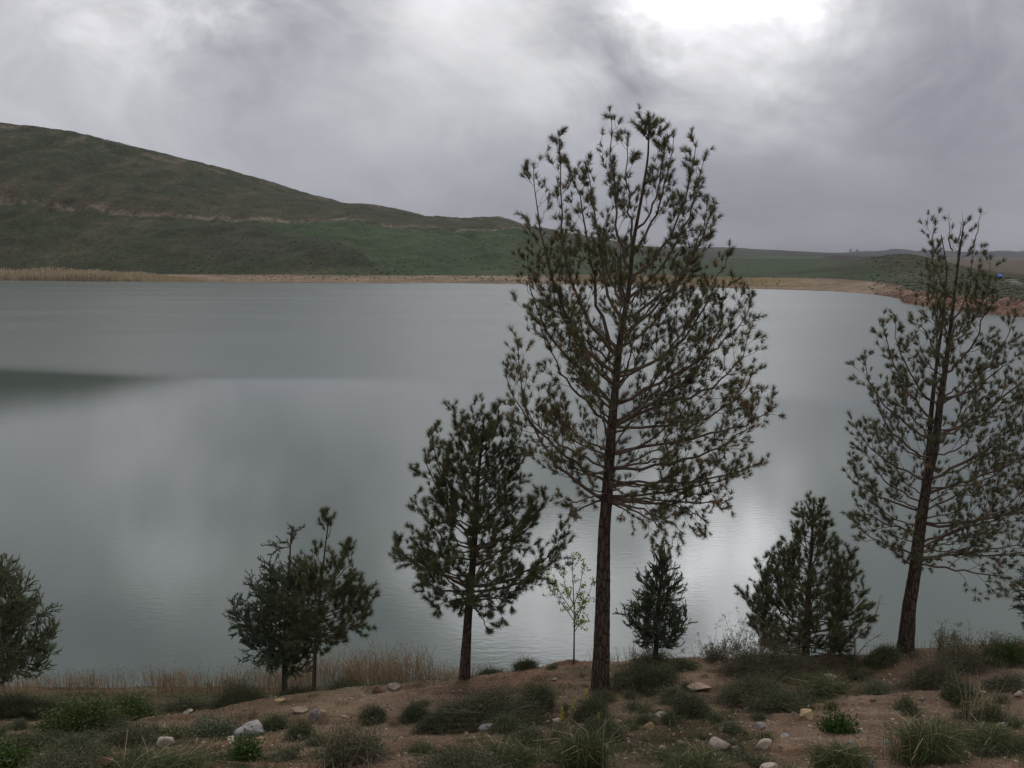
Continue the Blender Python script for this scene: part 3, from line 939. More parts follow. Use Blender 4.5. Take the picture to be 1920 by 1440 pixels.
# ---- right pine, forked into two stems
b1 = bank_point(1697, 1217); b1 = at_depth(1697, 12.4, 1216)
rp = Tree('pine_tree', 'tall thinly needled pine whose trunk forks into two stems, at the right', 'tree', b1, b1[1],
          [(1697, 1218), (1704, 1140), (1716, 1070), (1722, 1010), (1738, 900), (1753, 843), (1762, 760), (1772, 697), (1785, 591), (1796, 500), (1806, 425)], 0.102,
          dict(bark=M_BARK, twig=M_TWIG, needle=M_PINE_L))
rp.spec = dict(n=58, spacing=0.115, needle=(0.05, 0.085), w=0.0052, fill=0.25, l3=(0.06, 0.19), sp3=0.085)
rp.build_trunk(sides=24, seed=15, power=1.15)
main_line = (rp.lineQ, rp.lineR)
forkP = np.array([rp.px(1738, 905), rp.px(1745, 840, 0.05), rp.px(1748, 793, 0.06), rp.px(1752, 749, 0.06), rp.px(1763, 660, 0.06), rp.px(1773, 591, 0.05), rp.px(1779, 500, 0.05), rp.px(1768, 440, 0.05)])
rp.build_trunk('forked_stem', forkP, 0.036, 0.005, 14, 33)
fork_line = rp.lineQ
rp.lineQ, rp.lineR = main_line
for (ys, tx, ty, off) in [(560, 1760, 410, 0.1), (520, 1808, 418, 0), (600, 1830, 470, .1), (640, 1748, 480, -.2), (800, 1656, 600, 0.0), (830, 1637, 662, 0.3), (860, 1632, 720, -0.3), (760, 1690, 600, 0.2), (900, 1610, 800, 0.1),
                          (960, 1580, 880, 0), (1000, 1592, 935, -0.3), (1040, 1615, 985, 0.2), (1055, 1660, 1020, -.2), (760, 1905, 590, 0.0), (700, 1850, 480, -0.1), (820, 1945, 640, -0.2), (900, 1960, 720, 0.3), (930, 1925, 790, -0.4),
                          (980, 1990, 880, 0.0), (1020, 1960, 960, 0.3), (1050, 1930, 1010, -0.2), (640, 1870, 530, .2), (820, 1865, 700, -.3)]:
    p0 = rp.on_trunk(rp.px(1740, ys)[2]); p3 = rp.px(tx, ty, off)
    L = np.linalg.norm(p3 - p0)
    rp.limb(p0, p3, 0.005 + 0.007 * L, out=0.45, rise=0.45, brown=0.1, spec=dict(f2=0.26, min2=0.07, spacing=0.11) if ty < 720 else None)
for (ys, tx, ty, off) in [(1058, 1880, 1075, -0.2), (1050, 1780, 1060, 0.3), (1060, 1700, 1058, 0.1), (1045, 1960, 1040, .1)]:
    p0 = rp.on_trunk(rp.px(1740, ys)[2]); p3 = rp.px(tx, ty, off)
    rp.limb(p0, p3, 0.015, out=0.4, rise=-0.2, spec=dict(up=0.1, drop=0.1))
# bare leader twigs at the top
for (a, b) in [((1812, 480), (1837, 406)), ((1786, 470), (1780, 418)), ((1798, 450), (1802, 425))]:
    rp.limb(rp.px(*a), rp.px(*b), 0.009, spec=dict(start=0.9, spacing=0.5, fill=0, min2=0.03), bare=0.95)
L_ = [(440, 1765), (520, 1740), (600, 1690), (660, 1660), (760, 1650), (850, 1610), (900, 1600), (960, 1615), (1010, 1650), (1070, 1700)]
R_ = [(440, 1830), (520, 1840), (560, 1870), (650, 1900), (780, 1930), (880, 1960), (1000, 1940), (1070, 1880)]
rp.crown(L_, R_, 44, 1050, 530, slope=(0.2, 1.5), trunk_lo_px=1060, rr=(0.005, 0.006), depth=0.8, brown=0.15, reach=(0.45, 0.9))

# ---- medium pine
b2 = at_depth(869, 12.1, 1272)
mp = Tree('pine_tree', 'middle sized bushy pine just left of the tallest pine', 'tree', b2, b2[1],
          [(869, 1272), (877, 1160), (886, 1060), (892, 980), (896, 900), (903, 830), (908, 775)], 0.070, dict(bark=M_BARK, twig=M_TWIG, needle=M_PINE_D))
mp.spec = dict(needle=(0.06, 0.10), n=60, spacing=0.105, f2=0.42, w=0.005, l3=(0.05, 0.13), sp3=0.075, fill=0.6)
mp.build_trunk(sides=20, seed=25, power=0.85)
for (ys, tx, ty, off) in [(900, 853, 768, 0), (880, 883, 765, .1), (860, 935, 770, 0), (950, 808, 806, 0.1), (970, 797, 840, -.1), (900, 965, 820, .1), (1000, 820, 905, .2), (1030, 778, 930, 0), (1050, 790, 985, -.3), (1090, 741, 1020, 0.05), (1100, 755, 1060, .3),
                          (960, 985, 850, 0), (1000, 979, 927, -.2), (1030, 1022, 935, .1), (1060, 1006, 981, .3), (1100, 1052, 1005, 0), (1110, 1034, 1040, -.3), (1120, 1000, 1100, 0.2), (1120, 812, 1125, -.2)]:
    p0 = mp.on_trunk(mp.px(890, ys)[2]); p3 = mp.px(tx, ty, off)
    L = np.linalg.norm(p3 - p0)
    mp.limb(p0, p3, 0.005 + 0.007 * L, out=0.45, rise=0.45, brown=0.1)
for (ys, tx, ty, off) in [(1130, 918, 1180, -.1), (1125, 860, 1158, .1), (1120, 960, 1140, .2)]:
    mp.limb(mp.on_trunk(mp.px(890, ys)[2]), mp.px(tx, ty, off), 0.010, out=0.4, rise=-0.2, spec=dict(up=0.0, drop=0.2))
L_ = [(770, 885), (806, 830), (840, 810), (903, 830), (930, 800), (981, 800), (1020, 760), (1063, 765), (1129, 820), (1160, 865)]
R_ = [(770, 935), (818, 960), (876, 970), (927, 985), (981, 1000), (1010, 1030), (1047, 1025), (1105, 990), (1180, 915)]
mp.crown(L_, R_, 60, 1150, 790, slope=(0.15, 1.3), trunk_lo_px=1150, rr=(0.005, 0.008), depth=0.85, brown=0.1, reach=(0.5, 0.95))

# ---- conical young pine behind the olive scrub
b3 = at_depth(1510, 12.7, 1240)
cp = Tree('pine_tree', 'young conical pine branched down to the ground behind grey green scrub', 'tree', b3, b3[1],
          [(1510, 1240), (1514, 1150), (1520, 1050), (1526, 945)], 0.055, dict(bark=M_BARK2, twig=M_TWIG, needle=M_PINE_D))
cp.spec = dict(needle=(0.055, 0.09), n=48, spacing=0.10, f2=0.42, w=0.0052, l3=(0.05, 0.12), sp3=0.075, fill=0.7, up=0.5)
cp.build_trunk(sides=14, seed=35)
L_ = [(945, 1518), (1000, 1485), (1060, 1450), (1100, 1410), (1150, 1397), (1200, 1420), (1225, 1460)]
R_ = [(945, 1534), (1000, 1560), (1040, 1592), (1080, 1592), (1110, 1626), (1160, 1620), (1200, 1590), (1225, 1560)]
cp.crown(L_, R_, 66, 1215, 955, slope=(0.35, 1.1), trunk_lo_px=1235, rr=(0.004, 0.008), depth=0.9, brown=0.05, reach=(0.7, 1.0), bias=1.1)
for (ys, tx, ty, off) in [(1030, 1527, 936, 0), (1130, 1470, 1030, 0), (1180, 1428, 1062, 0.1), (1200, 1400, 1120, 0), (1120, 1594, 1035, 0), (1180, 1622, 1108, 0), (1190, 1622, 1150, .2)]:
    cp.limb(cp.on_trunk(cp.px(1515, ys)[2]), cp.px(tx, ty, off), 0.012, rise=0.5)

# ---- spindly young pine at the left, juniper behind it
b4 = at_depth(585, 13.2, 1280)
sp = Tree('pine_tree', 'small spindly pine with a round tuft at its tip, in front of the dark juniper', 'tree', b4, b4[1],
          [(585, 1285), (592, 1200), (600, 1110), (607, 1050), (613, 1000), (617, 975)], 0.028, dict(bark=M_BARK2, twig=M_TWIG, needle=M_PINE_D))
sp.spec = dict(needle=(0.07, 0.11), n=50, spacing=0.10, f2=0.4, w=0.0052, l3=(0.04, 0.10), sp3=0.08, fill=0.5)
sp.build_trunk(sides=12, seed=45)
for (ys, tx, ty, off) in [(985, 617, 972, 0), (1010, 619, 975, 0), (990, 612, 973, .02), (1060, 592, 1026, 0), (1110, 645, 1030, 0), (1100, 658, 1040, .15), (1130, 640, 1045, -.15), (1120, 662, 1080, 0), (1150, 690, 1105, .0), (1160, 680, 1120, .2), (1180, 700, 1118, -.2),
                          (1190, 672, 1160, .1), (1200, 655, 1190, -.2), (1150, 560, 1085, .1), (1170, 545, 1120, -.1), (1190, 540, 1160, .1), (1200, 555, 1195, -.2), (1190, 640, 1200, .2), (1140, 580, 1065, .2), (1100, 575, 1050, -.1), (1205, 610, 1215, -.2), (1180, 690, 1140, -.3)]:
    p0 = sp.on_trunk(sp.px(600, ys)[2]); p3 = sp.px(tx, ty, off)
    sp.limb(p0, p3, 0.0035 + 0.006 * np.linalg.norm(p3 - p0), rise=0.45)

sp.crown([(1030, 600), (1080, 565), (1130, 545), (1200, 560)], [(1030, 650), (1080, 655), (1120, 690), (1200, 640)], 26, 1205, 1060, slope=(0.2, 0.9), trunk_lo_px=1215, rr=(0.0035, 0.005), reach=(0.5, 0.95))
JS = dict(kind='scale', needle=(0.022, 0.042), n=42, spacing=0.05, f2=0.34, w=0.0062, l3=(0.04, 0.11), sp3=0.05, spread=(0.15, 0.75), shoot=0.10, fill=1.2, up=0.12, side=1.05, start=0.12)
b5 = at_depth(530, 13.8, 1285)
jt = Tree('juniper_tree', 'dark blue green juniper with a thin leading shoot, behind the spindly pine', 'tree', b5, b5[1],
          [(532, 1290), (536, 1200), (540, 1100), (543, 1050), (546, 1000)], 0.05, dict(bark=M_BARK2, twig=M_TWIG, needle=M_JUN))
jt.spec = JS
jt.build_trunk(sides=12, seed=55)
L_ = [(1055, 500), (1090, 470), (1130, 448), (1160, 440), (1200, 455), (1230, 470), (1265, 475)]
R_ = [(1055, 575), (1100, 585), (1150, 600), (1200, 610), (1230, 600), (1265, 580)]
jt.crown(L_, R_, 80, 1255, 1060, slope=(-0.1, 0.9), trunk_lo_px=1270, rr=(0.004, 0.006), depth=0.8, reach=(0.6, 1.0))
for (ys, tx, ty, off) in [(1020, 550, 988, 0), (1025, 538, 1012, .02), (1026, 512, 1021, 0), (1110, 505, 1052, 0), (1150, 468, 1088, 0), (1200, 437, 1125, 0), (1210, 436, 1155, .2), (1230, 450, 1180, -.1), (1120, 570, 1055, .1)]:
    jt.limb(jt.on_trunk(jt.px(540, ys)[2]), jt.px(tx, ty, off), 0.007, rise=0.5)

# ---- small cypress
b6 = at_depth(1229, 12.6, 1238)
ct = Tree('cypress_tree', 'small pointed cypress, dark green, between the tallest pine and the conical pine', 'tree', b6, b6[1],
          [(1228, 1240), (1232, 1150), (1240, 1080), (1245, 1032)], 0.035, dict(bark=M_BARK2, twig=M_TWIG, needle=M_JUN))
ct.spec = dict(JS, up=0.3, n=44)
ct.build_trunk(sides=12, seed=65)
L_ = [(1035, 1240), (1080, 1222), (1110, 1208), (1130, 1190), (1160, 1178), (1200, 1195), (1220, 1205)]
R_ = [(1035, 1250), (1080, 1260), (1130, 1270), (1160, 1282), (1190, 1270), (1220, 1255)]
ct.crown(L_, R_, 58, 1215, 1045, slope=(0.15, 1.2), trunk_lo_px=1230, rr=(0.003, 0.006), depth=0.95, reach=(0.7, 1.0))
for (ys, tx, ty, off) in [(1070, 1246, 1027, 0), (1120, 1212, 1075, 0), (1190, 1172, 1152, 0), (1200, 1289, 1160, 0), (1120, 1268, 1085, 0)]:
    ct.limb(ct.on_trunk(ct.px(1235, ys)[2]), ct.px(tx, ty, off), 0.006, rise=0.5)

# ---- conifers cut by the frame at the left and the right
b7 = at_depth(-25, 12.0, 1300)
lt = Tree('cypress_tree', 'broad grey green cypress cut off by the left edge of the photo', 'tree', b7, b7[1],
          [(-25, 1310), (-25, 1200), (-24, 1110), (-22, 1050)], 0.07, dict(bark=M_BARK2, twig=M_TWIG, needle=M_JUN_L))
lt.spec = dict(JS, n=34, up=0.3)
lt.build_trunk(sides=12, seed=75)
R_ = [(1035, -12), (1050, 3), (1070, 22), (1100, 42), (1140, 75), (1180, 88), (1210, 104), (1240, 98), (1270, 70)]
L_ = [(y, -50 - (x + 25)) for y, x in R_]
lt.crown(L_, R_, 64, 1260, 1060, slope=(0.1, 0.9), trunk_lo_px=1290, rr=(0.004, 0.007), depth=0.9, reach=(0.7, 1.0))
b8 = at_depth(1962, 13.0, 1200)
et = Tree('cypress_tree', 'dark cypress cut off by the right edge of the photo, beside the forked pine', 'tree', b8, b8[1],
          [(1962, 1200), (1962, 1100), (1962, 1010)], 0.05, dict(bark=M_BARK2, twig=M_TWIG, needle=M_JUN))
et.spec = dict(JS, n=30)
et.build_trunk(sides=12, seed=85)
L_ = [(1020, 1955), (1070, 1925), (1100, 1912), (1140, 1912), (1180, 1922)]
et.crown(L_, [(y, 1924 + 1962 - x + 38) for y, x in L_], 34, 1180, 1035, slope=(0.1, 0.9), trunk_lo_px=1195, rr=(0.004, 0.007), depth=0.9, reach=(0.7, 1.0))


# ---- leafing sapling
def sapling(name, label, px_base, Y, lines, n_leaf, mat, r=0.012, lsz=(0.02, 0.035)):
    b = at_depth(px_base[0], Y, px_base[1])
    root = empty(name, b, label, 'tree')
    def P(px, py, off=0):
        d = pdir(px, py); return np.array([d[0] * Y, Y + off, CAM_Z + d[2] * Y])
    allp = []
    for i, ln in enumerate(lines):
        pts = np.array([P(*q) for q in ln]) - b
        if i == 0: pts[0, 2] -= 0.05
        s = np.concatenate([[0], np.cumsum(np.linalg.norm(np.diff(pts, axis=0), axis=1))])
        t = np.linspace(0, s[-1], 16)
        Q = np.stack([np.interp(t, s, pts[:, k]) for k in range(3)], 1)
        Q[1:-1] = .25 * Q[:-2] + .5 * Q[1:-1] + .25 * Q[2:]
        rr = (r if i == 0 else r * 0.5)
        m = MB(); tubes(m, Q[None], (rr * (1 - 0.75 * t / t[-1]))[None], 6, 0.3)
        if i > 0 or True:
            lo = 5 if i == 0 else 3
            k = 9
            idx = RNG.integers(lo, 15, k)
            d = nrm(RNG.normal(size=(k, 3)) * 0.7 + (Q[-1] - Q[0]) / np.linalg.norm(Q[-1] - Q[0]))
            l = RNG.uniform(0.06, 0.18, k)
            e = Q[idx] + d * l[:, None]
            tubes(m, np.stack([Q[idx], (Q[idx] + e) / 2 + 0.01, e], 1), np.tile([[.003, .0022, .0015]], (k, 1)), 3, 0.5)
            allp.append((i, np.concatenate([e, Q[-3:], (Q[idx] + e) / 2])))
        o = m.build('trunk' if i == 0 else 'branch', M_TWIG, root)
        lm = MB()
        E = allp[-1][1]
        E = np.repeat(E, max(1, n_leaf // len(E)), 0) + RNG.normal(size=(max(1, n_leaf // len(E)) * len(E), 3)) * 0.012
        D = nrm(RNG.normal(size=E.shape) + np.array([0, 0, 0.4]))
        leaves(lm, E, D, RNG.uniform(*lsz, len(E)), RNG.uniform(lsz[0] * .5, lsz[1] * .6, len(E)), RNG.random(len(E)))
        lm.build('leaves', mat, o, kind='stuff')
    return root


sapling('sapling', 'slender sapling with fresh yellow green leaves just left of the tallest pine trunk', (1076, 1238), 12.7,
        [[(1076, 1240), (1077, 1160), (1076, 1130), (1074, 1080), (1073, 1040)], [(1077, 1165), (1060, 1140), (1040, 1115), (1027, 1100)], [(1076, 1150), (1055, 1120), (1040, 1090), (1022, 1084)],
         [(1076, 1135), (1062, 1105), (1055, 1075)], [(1077, 1132), (1088, 1100), (1095, 1050)], [(1077, 1160), (1092, 1135), (1108, 1105), (1112, 1085)], [(1077, 1185), (1086, 1170), (1094, 1165)],
         [(1078, 1175), (1088, 1150), (1092, 1130), (1102, 1128)]], 170, M_SAP, 0.014, (0.026, 0.046))
sapling('dead_sapling', 'thin dead sapling, leafless, just right of the conical pine', (1602, 1262), 11.8,
        [[(1603, 1268), (1603, 1215), (1600, 1185), (1590, 1160)], [(1603, 1200), (1620, 1180), (1640, 1160), (1650, 1120)], [(1603, 1190), (1590, 1180), (1560, 1178)], [(1602, 1235), (1625, 1205), (1650, 1190)]], 6, M_SCRUB, 0.014, (0.01, 0.02))

# ------------------------------------------------------------------ rocks
def ico(sub):
    bm = bmesh.new(); bmesh.ops.create_icosphere(bm, subdivisions=sub, radius=1.0)
    v = np.array([x.co[:] for x in bm.verts]); f = np.array([[x.index for x in q.verts] for q in bm.faces])
    bm.free(); return v, f


ICO1, ICO2, ICO3 = ico(1), ico(2), ico(3)


def rock_shape(rng, base, sx, sy, sz, cuts=9, rough=0.08, hard=0.5):
    v = base[0].copy()
    for _ in range(cuts):
        n = rng.normal(size=3); n /= np.linalg.norm(n)
        h = rng.uniform(hard, 0.92)
        d = v @ n
        v = v - np.maximum(d - h, 0)[:, None] * n
    v = v * (1 + rough * fbm(v[:, 0] * 2.2 + rng.random() * 50, v[:, 1] * 2.2 + v[:, 2] * 1.7, 3, 7))[:, None]
    return v * np.array([sx, sy, sz]), base[1]


M_PALE = stone_mat('pale limestone', (0.27, 0.225, 0.185), (0.40, 0.35, 0.30))
M_GREY = stone_mat('grey stone', (0.20, 0.19, 0.19), (0.33, 0.31, 0.31))
M_BUFF = stone_mat('buff stone', (0.20, 0.145, 0.105), (0.31, 0.235, 0.175))
M_OCHRE = stone_mat('ochre stone', (0.25, 0.175, 0.10), (0.33, 0.245, 0.14))
M_REDST = stone_mat('red brown stone', (0.15, 0.075, 0.05), (0.24, 0.14, 0.10))
SM = dict(p=M_PALE, g=M_GREY, b=M_BUFF, o=M_OCHRE, r=M_REDST)

ROCKS = [  # px, base py, width, height in photo pixels, material, label, tilt
    (472, 1377, 58, 30, 'g', 'largest grey white rock, long and split by a dark crack, left of centre', 0.25),
    (311, 1398, 30, 22, 'p', 'blunt pale rock with a flat side, left of the cracked grey white rock', 0.1),
    (434, 1389, 24, 8, 'p', 'flat pale stone lying just in front of the cracked grey white rock', 0),
    (588, 1352, 18, 28, 'g', 'grey standing stone, left one of the leaning pair', -0.15),
    (609, 1354, 20, 34, 'b', 'pointed tan standing stone, right one of the leaning pair', 0.2),
    (740, 1293, 22, 14, 'p', 'round white stone on the crest of the bare berm beside a red brown one', 0),
    (707, 1295, 20, 16, 'r', 'red brown stone with a buff top beside the round white stone on the berm', 0),
    (914, 1371, 36, 22, 'g', 'rounded whitish rock in front of the broad dark bush in the middle', 0.1),
    (1045, 1354, 20, 13, 'p', 'small round pale stone right of the broad dark bush in the middle', 0),
    (1135, 1409, 24, 16, 'b', 'pinkish stone near the lower edge, below the foot of the tallest pine', 0),
    (1158, 1356, 24, 13, 'b', 'dull brown stone on the earth right of the yellow flower spikes', 0),
    (1216, 1368, 20, 18, 'o', 'wedge shaped tan stone standing on edge, right of the dull brown stone', 0.3),
    (1238, 1343, 20, 11, 'p', 'small white stone above the wedge shaped tan stone', 0),
    (1345, 1402, 50, 30, 'p', 'big domed buff rock near the lower edge, largest on the right half', 0.05),
    (1378, 1412, 28, 24, 'p', 'squarish pale rock touching the right side of the big domed buff rock', 0),
    (1240, 1407, 20, 13, 'p', 'pale stone left of the big domed buff rock', 0),
    (1276, 1396, 26, 11, 'b', 'low dull stone half sunk between two pale rocks', 0),
    (1434, 1402, 28, 18, 'p', 'jagged angular pale stone leaning on the small earth step', 0.4),
    (1511, 1345, 30, 22, 'o', 'triangular ochre stone at the right end of the long low bush', 0.45),
    (1489, 1342, 16, 11, 'b', 'small buff stone touching the triangular ochre stone', 0),
    (1401, 1333, 18, 9, 'g', 'pale grey stone lying inside the long low bush', 0),
    (1423, 1366, 22, 14, 'g', 'bluish grey stone on bare earth below the long low bush', 0.1),
    (1397, 1373, 14, 17, 'o', 'small upright ochre stone left of the bluish grey one', 0),
    (1358, 1369, 20, 8, 'p', 'flat pale chip left of the small upright ochre stone', 0),
    (1555, 1273, 26, 15, 'p', 'rounded cream rock at the left rim of the eroded hollow', 0.1),
    (1526, 1283, 44, 7, 'b', 'thin flat slab in front of the rounded cream rock', 0),
    (1312, 1293, 42, 9, 'b', 'long flat slab right of the tallest pine, in sparse grass', 0),
    (1469, 1266, 12, 10, 'g', 'small grey stone under the olive scrub', 0),
    (1442, 1446, 38, 20, 'p', 'pale rock cut by the lower edge, left of its twin', 0),
    (1560, 1446, 36, 18, 'p', 'pale rock cut by the lower edge, right of its twin', 0),
    (1634, 1438, 20, 17, 'g', 'bluish rock at the lower edge beside the green grass', 0),
    (1472, 1381, 20, 6, 'g', 'flat grey sliver between the ochre and the jagged stones', 0),
    (1612, 1373, 12, 8, 'p', 'single white pebble alone on bare earth right of the small green plant', 0),
    (1908, 1234, 30, 14, 'b', 'buff rock at the right edge below the green bush', 0),
    (1805, 1290, 40, 9, 'b', 'long buff slab lying under dry stalks on the right', 0),
    (1884, 1361, 24, 7, 'g', 'flat dark edged stone right of the big grass tussock', 0.1),
    (1842, 1301, 16, 7, 'p', 'white curved stone right of the long buff slab', 0),
    (1910, 1305, 18, 8, 'p', 'cream stone close to the right edge, above the flat dark edged stone', 0),
    (1786, 1420, 22, 15, 'g', 'grey stone at the foot of the big grass tussock', 0.2),
    (1812, 1418, 18, 12, 'b', 'reddish cream stone right of the tussock foot', 0),
    (78, 1422, 30, 12, 'p', 'flat pale stone near the lower left corner', 0),
    (66, 1441, 18, 12, 'p', 'pale lump at the lower left corner, below a flat one', 0),
    (197, 1434, 28, 18, 'r', 'brown lump of stone near the lower edge at the left', 0),
    (120, 1354, 28, 18, 'b', 'brown rock amid pale chips in the leafy plants on the left', 0),
    (524, 1315, 24, 7, 'o', 'flat yellowish stone on the berm edge under the dark plants', 0),
    (352, 1338, 20, 10, 'p', 'pale stone at the left end of the berm edge', 0),
    (390, 1330, 16, 7, 'p', 'smaller pale stone next along the berm edge', 0),
    (556, 1337, 36, 12, 'b', 'low buff stone bedded in the berm above the leaning pair', 0.1),
    (522, 1425, 22, 8, 'p', 'white flat chip near the lower edge below the cracked rock', 0),
    (488, 1388, 18, 9, 'o', 'small tan stone at the right foot of the cracked rock', 0),
    (434, 1390 + 6, 10, 6, 'p', 'tiny pale stone left in front of the cracked rock', 0),
    (716, 1334, 8, 12, 'p', 'narrow white upright stone above the grey green bush', 0),
    (645, 1346, 16, 8, 'p', 'white stone right of the leaning pair', 0),
]
rk_rng = np.random.default_rng(21)
for (px, py, w, h, m, lab, tilt) in ROCKS:
    p = bank_point(px, min(py, 1450))
    dist = math.hypot(p[1], CAM_Z - p[2])
    s = dist / FPX
    W_, H_ = w * s * 0.46, h * s * 0.56
    big = w > 26
    v, f = rock_shape(rk_rng, ICO3, W_ * 1.18, W_ * rk_rng.uniform(.65, .95), H_ * 1.15, 16, 0.07, 0.46)
    if 'split' in lab:
        k = np.abs(v[:, 1] + 0.4 * v[:, 0] * 0.3 + 0.02 - 0.02 * np.sin(v[:, 0] * 30)) < 0.012
        v[k & (v[:, 2] > 0), 2] -= 0.03
    ca, sa = math.cos(tilt), math.sin(tilt)
    v = np.stack([v[:, 0] * ca - v[:, 2] * sa, v[:, 1], v[:, 0] * sa + v[:, 2] * ca], 1)
    mbr = MB(); mbr.add(v + p + [0, 0, H_ * 0.34], f)
    mbr.build('rock', SM[m], smooth=False, origin=p, label=lab, category='rock')
o = None
stone_meshes = []
for k in range(12):
    v, f = rock_shape(rk_rng, ICO2, 1, rk_rng.uniform(.6, .95), rk_rng.uniform(.35, .7), 11, 0.06, 0.4)
    m = MB(); m.add(v, f); stone_meshes.append(m.mesh('stone', [M_PALE, M_GREY, M_BUFF, M_PALE, M_BUFF, M_OCHRE][k % 6]))
n_st = 0
while n_st < 298:
    px, py = rk_rng.uniform(-20, 1940), rk_rng.uniform(1245, 1438)
    yc = np.interp(px, _cr[:, 0], _cr[:, 1])
    if py < yc + 4: continue
    dens = 0.25 + 0.75 * (px > 1150) + 0.4 * (330 < px < 1000) * (py < 1350)
    if rk_rng.random() > dens: continue
    p = bank_point(px, py)
    r = rk_rng.uniform(0.013, 0.036) * (1 + 0.5 * (rk_rng.random() < 0.12))
    ob = link_mesh('stone', stone_meshes[rk_rng.integers(12)], label='small stone scattered on the bare brown earth of the bank', category='stone', group='small stones scattered over the bank')
    ob.location = (p[0], p[1], p[2] + r * 0.2)
    ob.scale = (r, r, r); ob.rotation_euler = (rk_rng.uniform(-.3, .3), rk_rng.uniform(-.3, .3), rk_rng.uniform(0, 6.28))
    n_st += 1
# gravel too fine to count
gv = MB()
octv = np.array([(1, 0, 0), (0, 1, 0), (-1, 0, 0), (0, -1, 0), (0, 0, 1), (0, 0, -1)], float)
octf = np.array([(0, 1, 4), (1, 2, 4), (2, 3, 4), (3, 0, 4), (1, 0, 5), (2, 1, 5), (3, 2, 5), (0, 3, 5)])
NG = 26000
gy = RNG.uniform(6.2, 13.0, NG); gu = RNG.uniform(-0.72, 0.72, NG); gx = gu * gy
kp = (gy < np.interp(gu, _cu, _cr[:, 2]) + 0.1) & (RNG.random(NG) < 0.35 + 0.65 * sstep(-0.1, 0.25, fbm(gx * 1.2, gy * 1.6, 3, 120)) + 0.2 * (gu > 0))
gx, gy = gx[kp], gy[kp]; gz = bank_z(gx, gy); n = len(gx)
r = RNG.uniform(0.003, 0.011, n) * (1 + 1.3 * (RNG.random(n) < 0.08))
V = octv[None] * (r[:, None, None] * RNG.uniform(0.5, 1.3, (n, 6, 1))) * np.array([1, 1, .6]) + np.stack([gx, gy, gz + r * .25], 1)[:, None]
F = (octf[None] + (np.arange(n) * 6)[:, None, None]).reshape(-1, 3)
gv.add(V.reshape(-1, 3), F, np.repeat(RNG.random(n), 6))
M_GRAVEL = plant_mat('gravel', (0.17, 0.12, 0.09), (0.27, 0.21, 0.17), (0.44, 0.39, 0.34), 0.9)
gv.build('gravel', M_GRAVEL, kind='stuff')


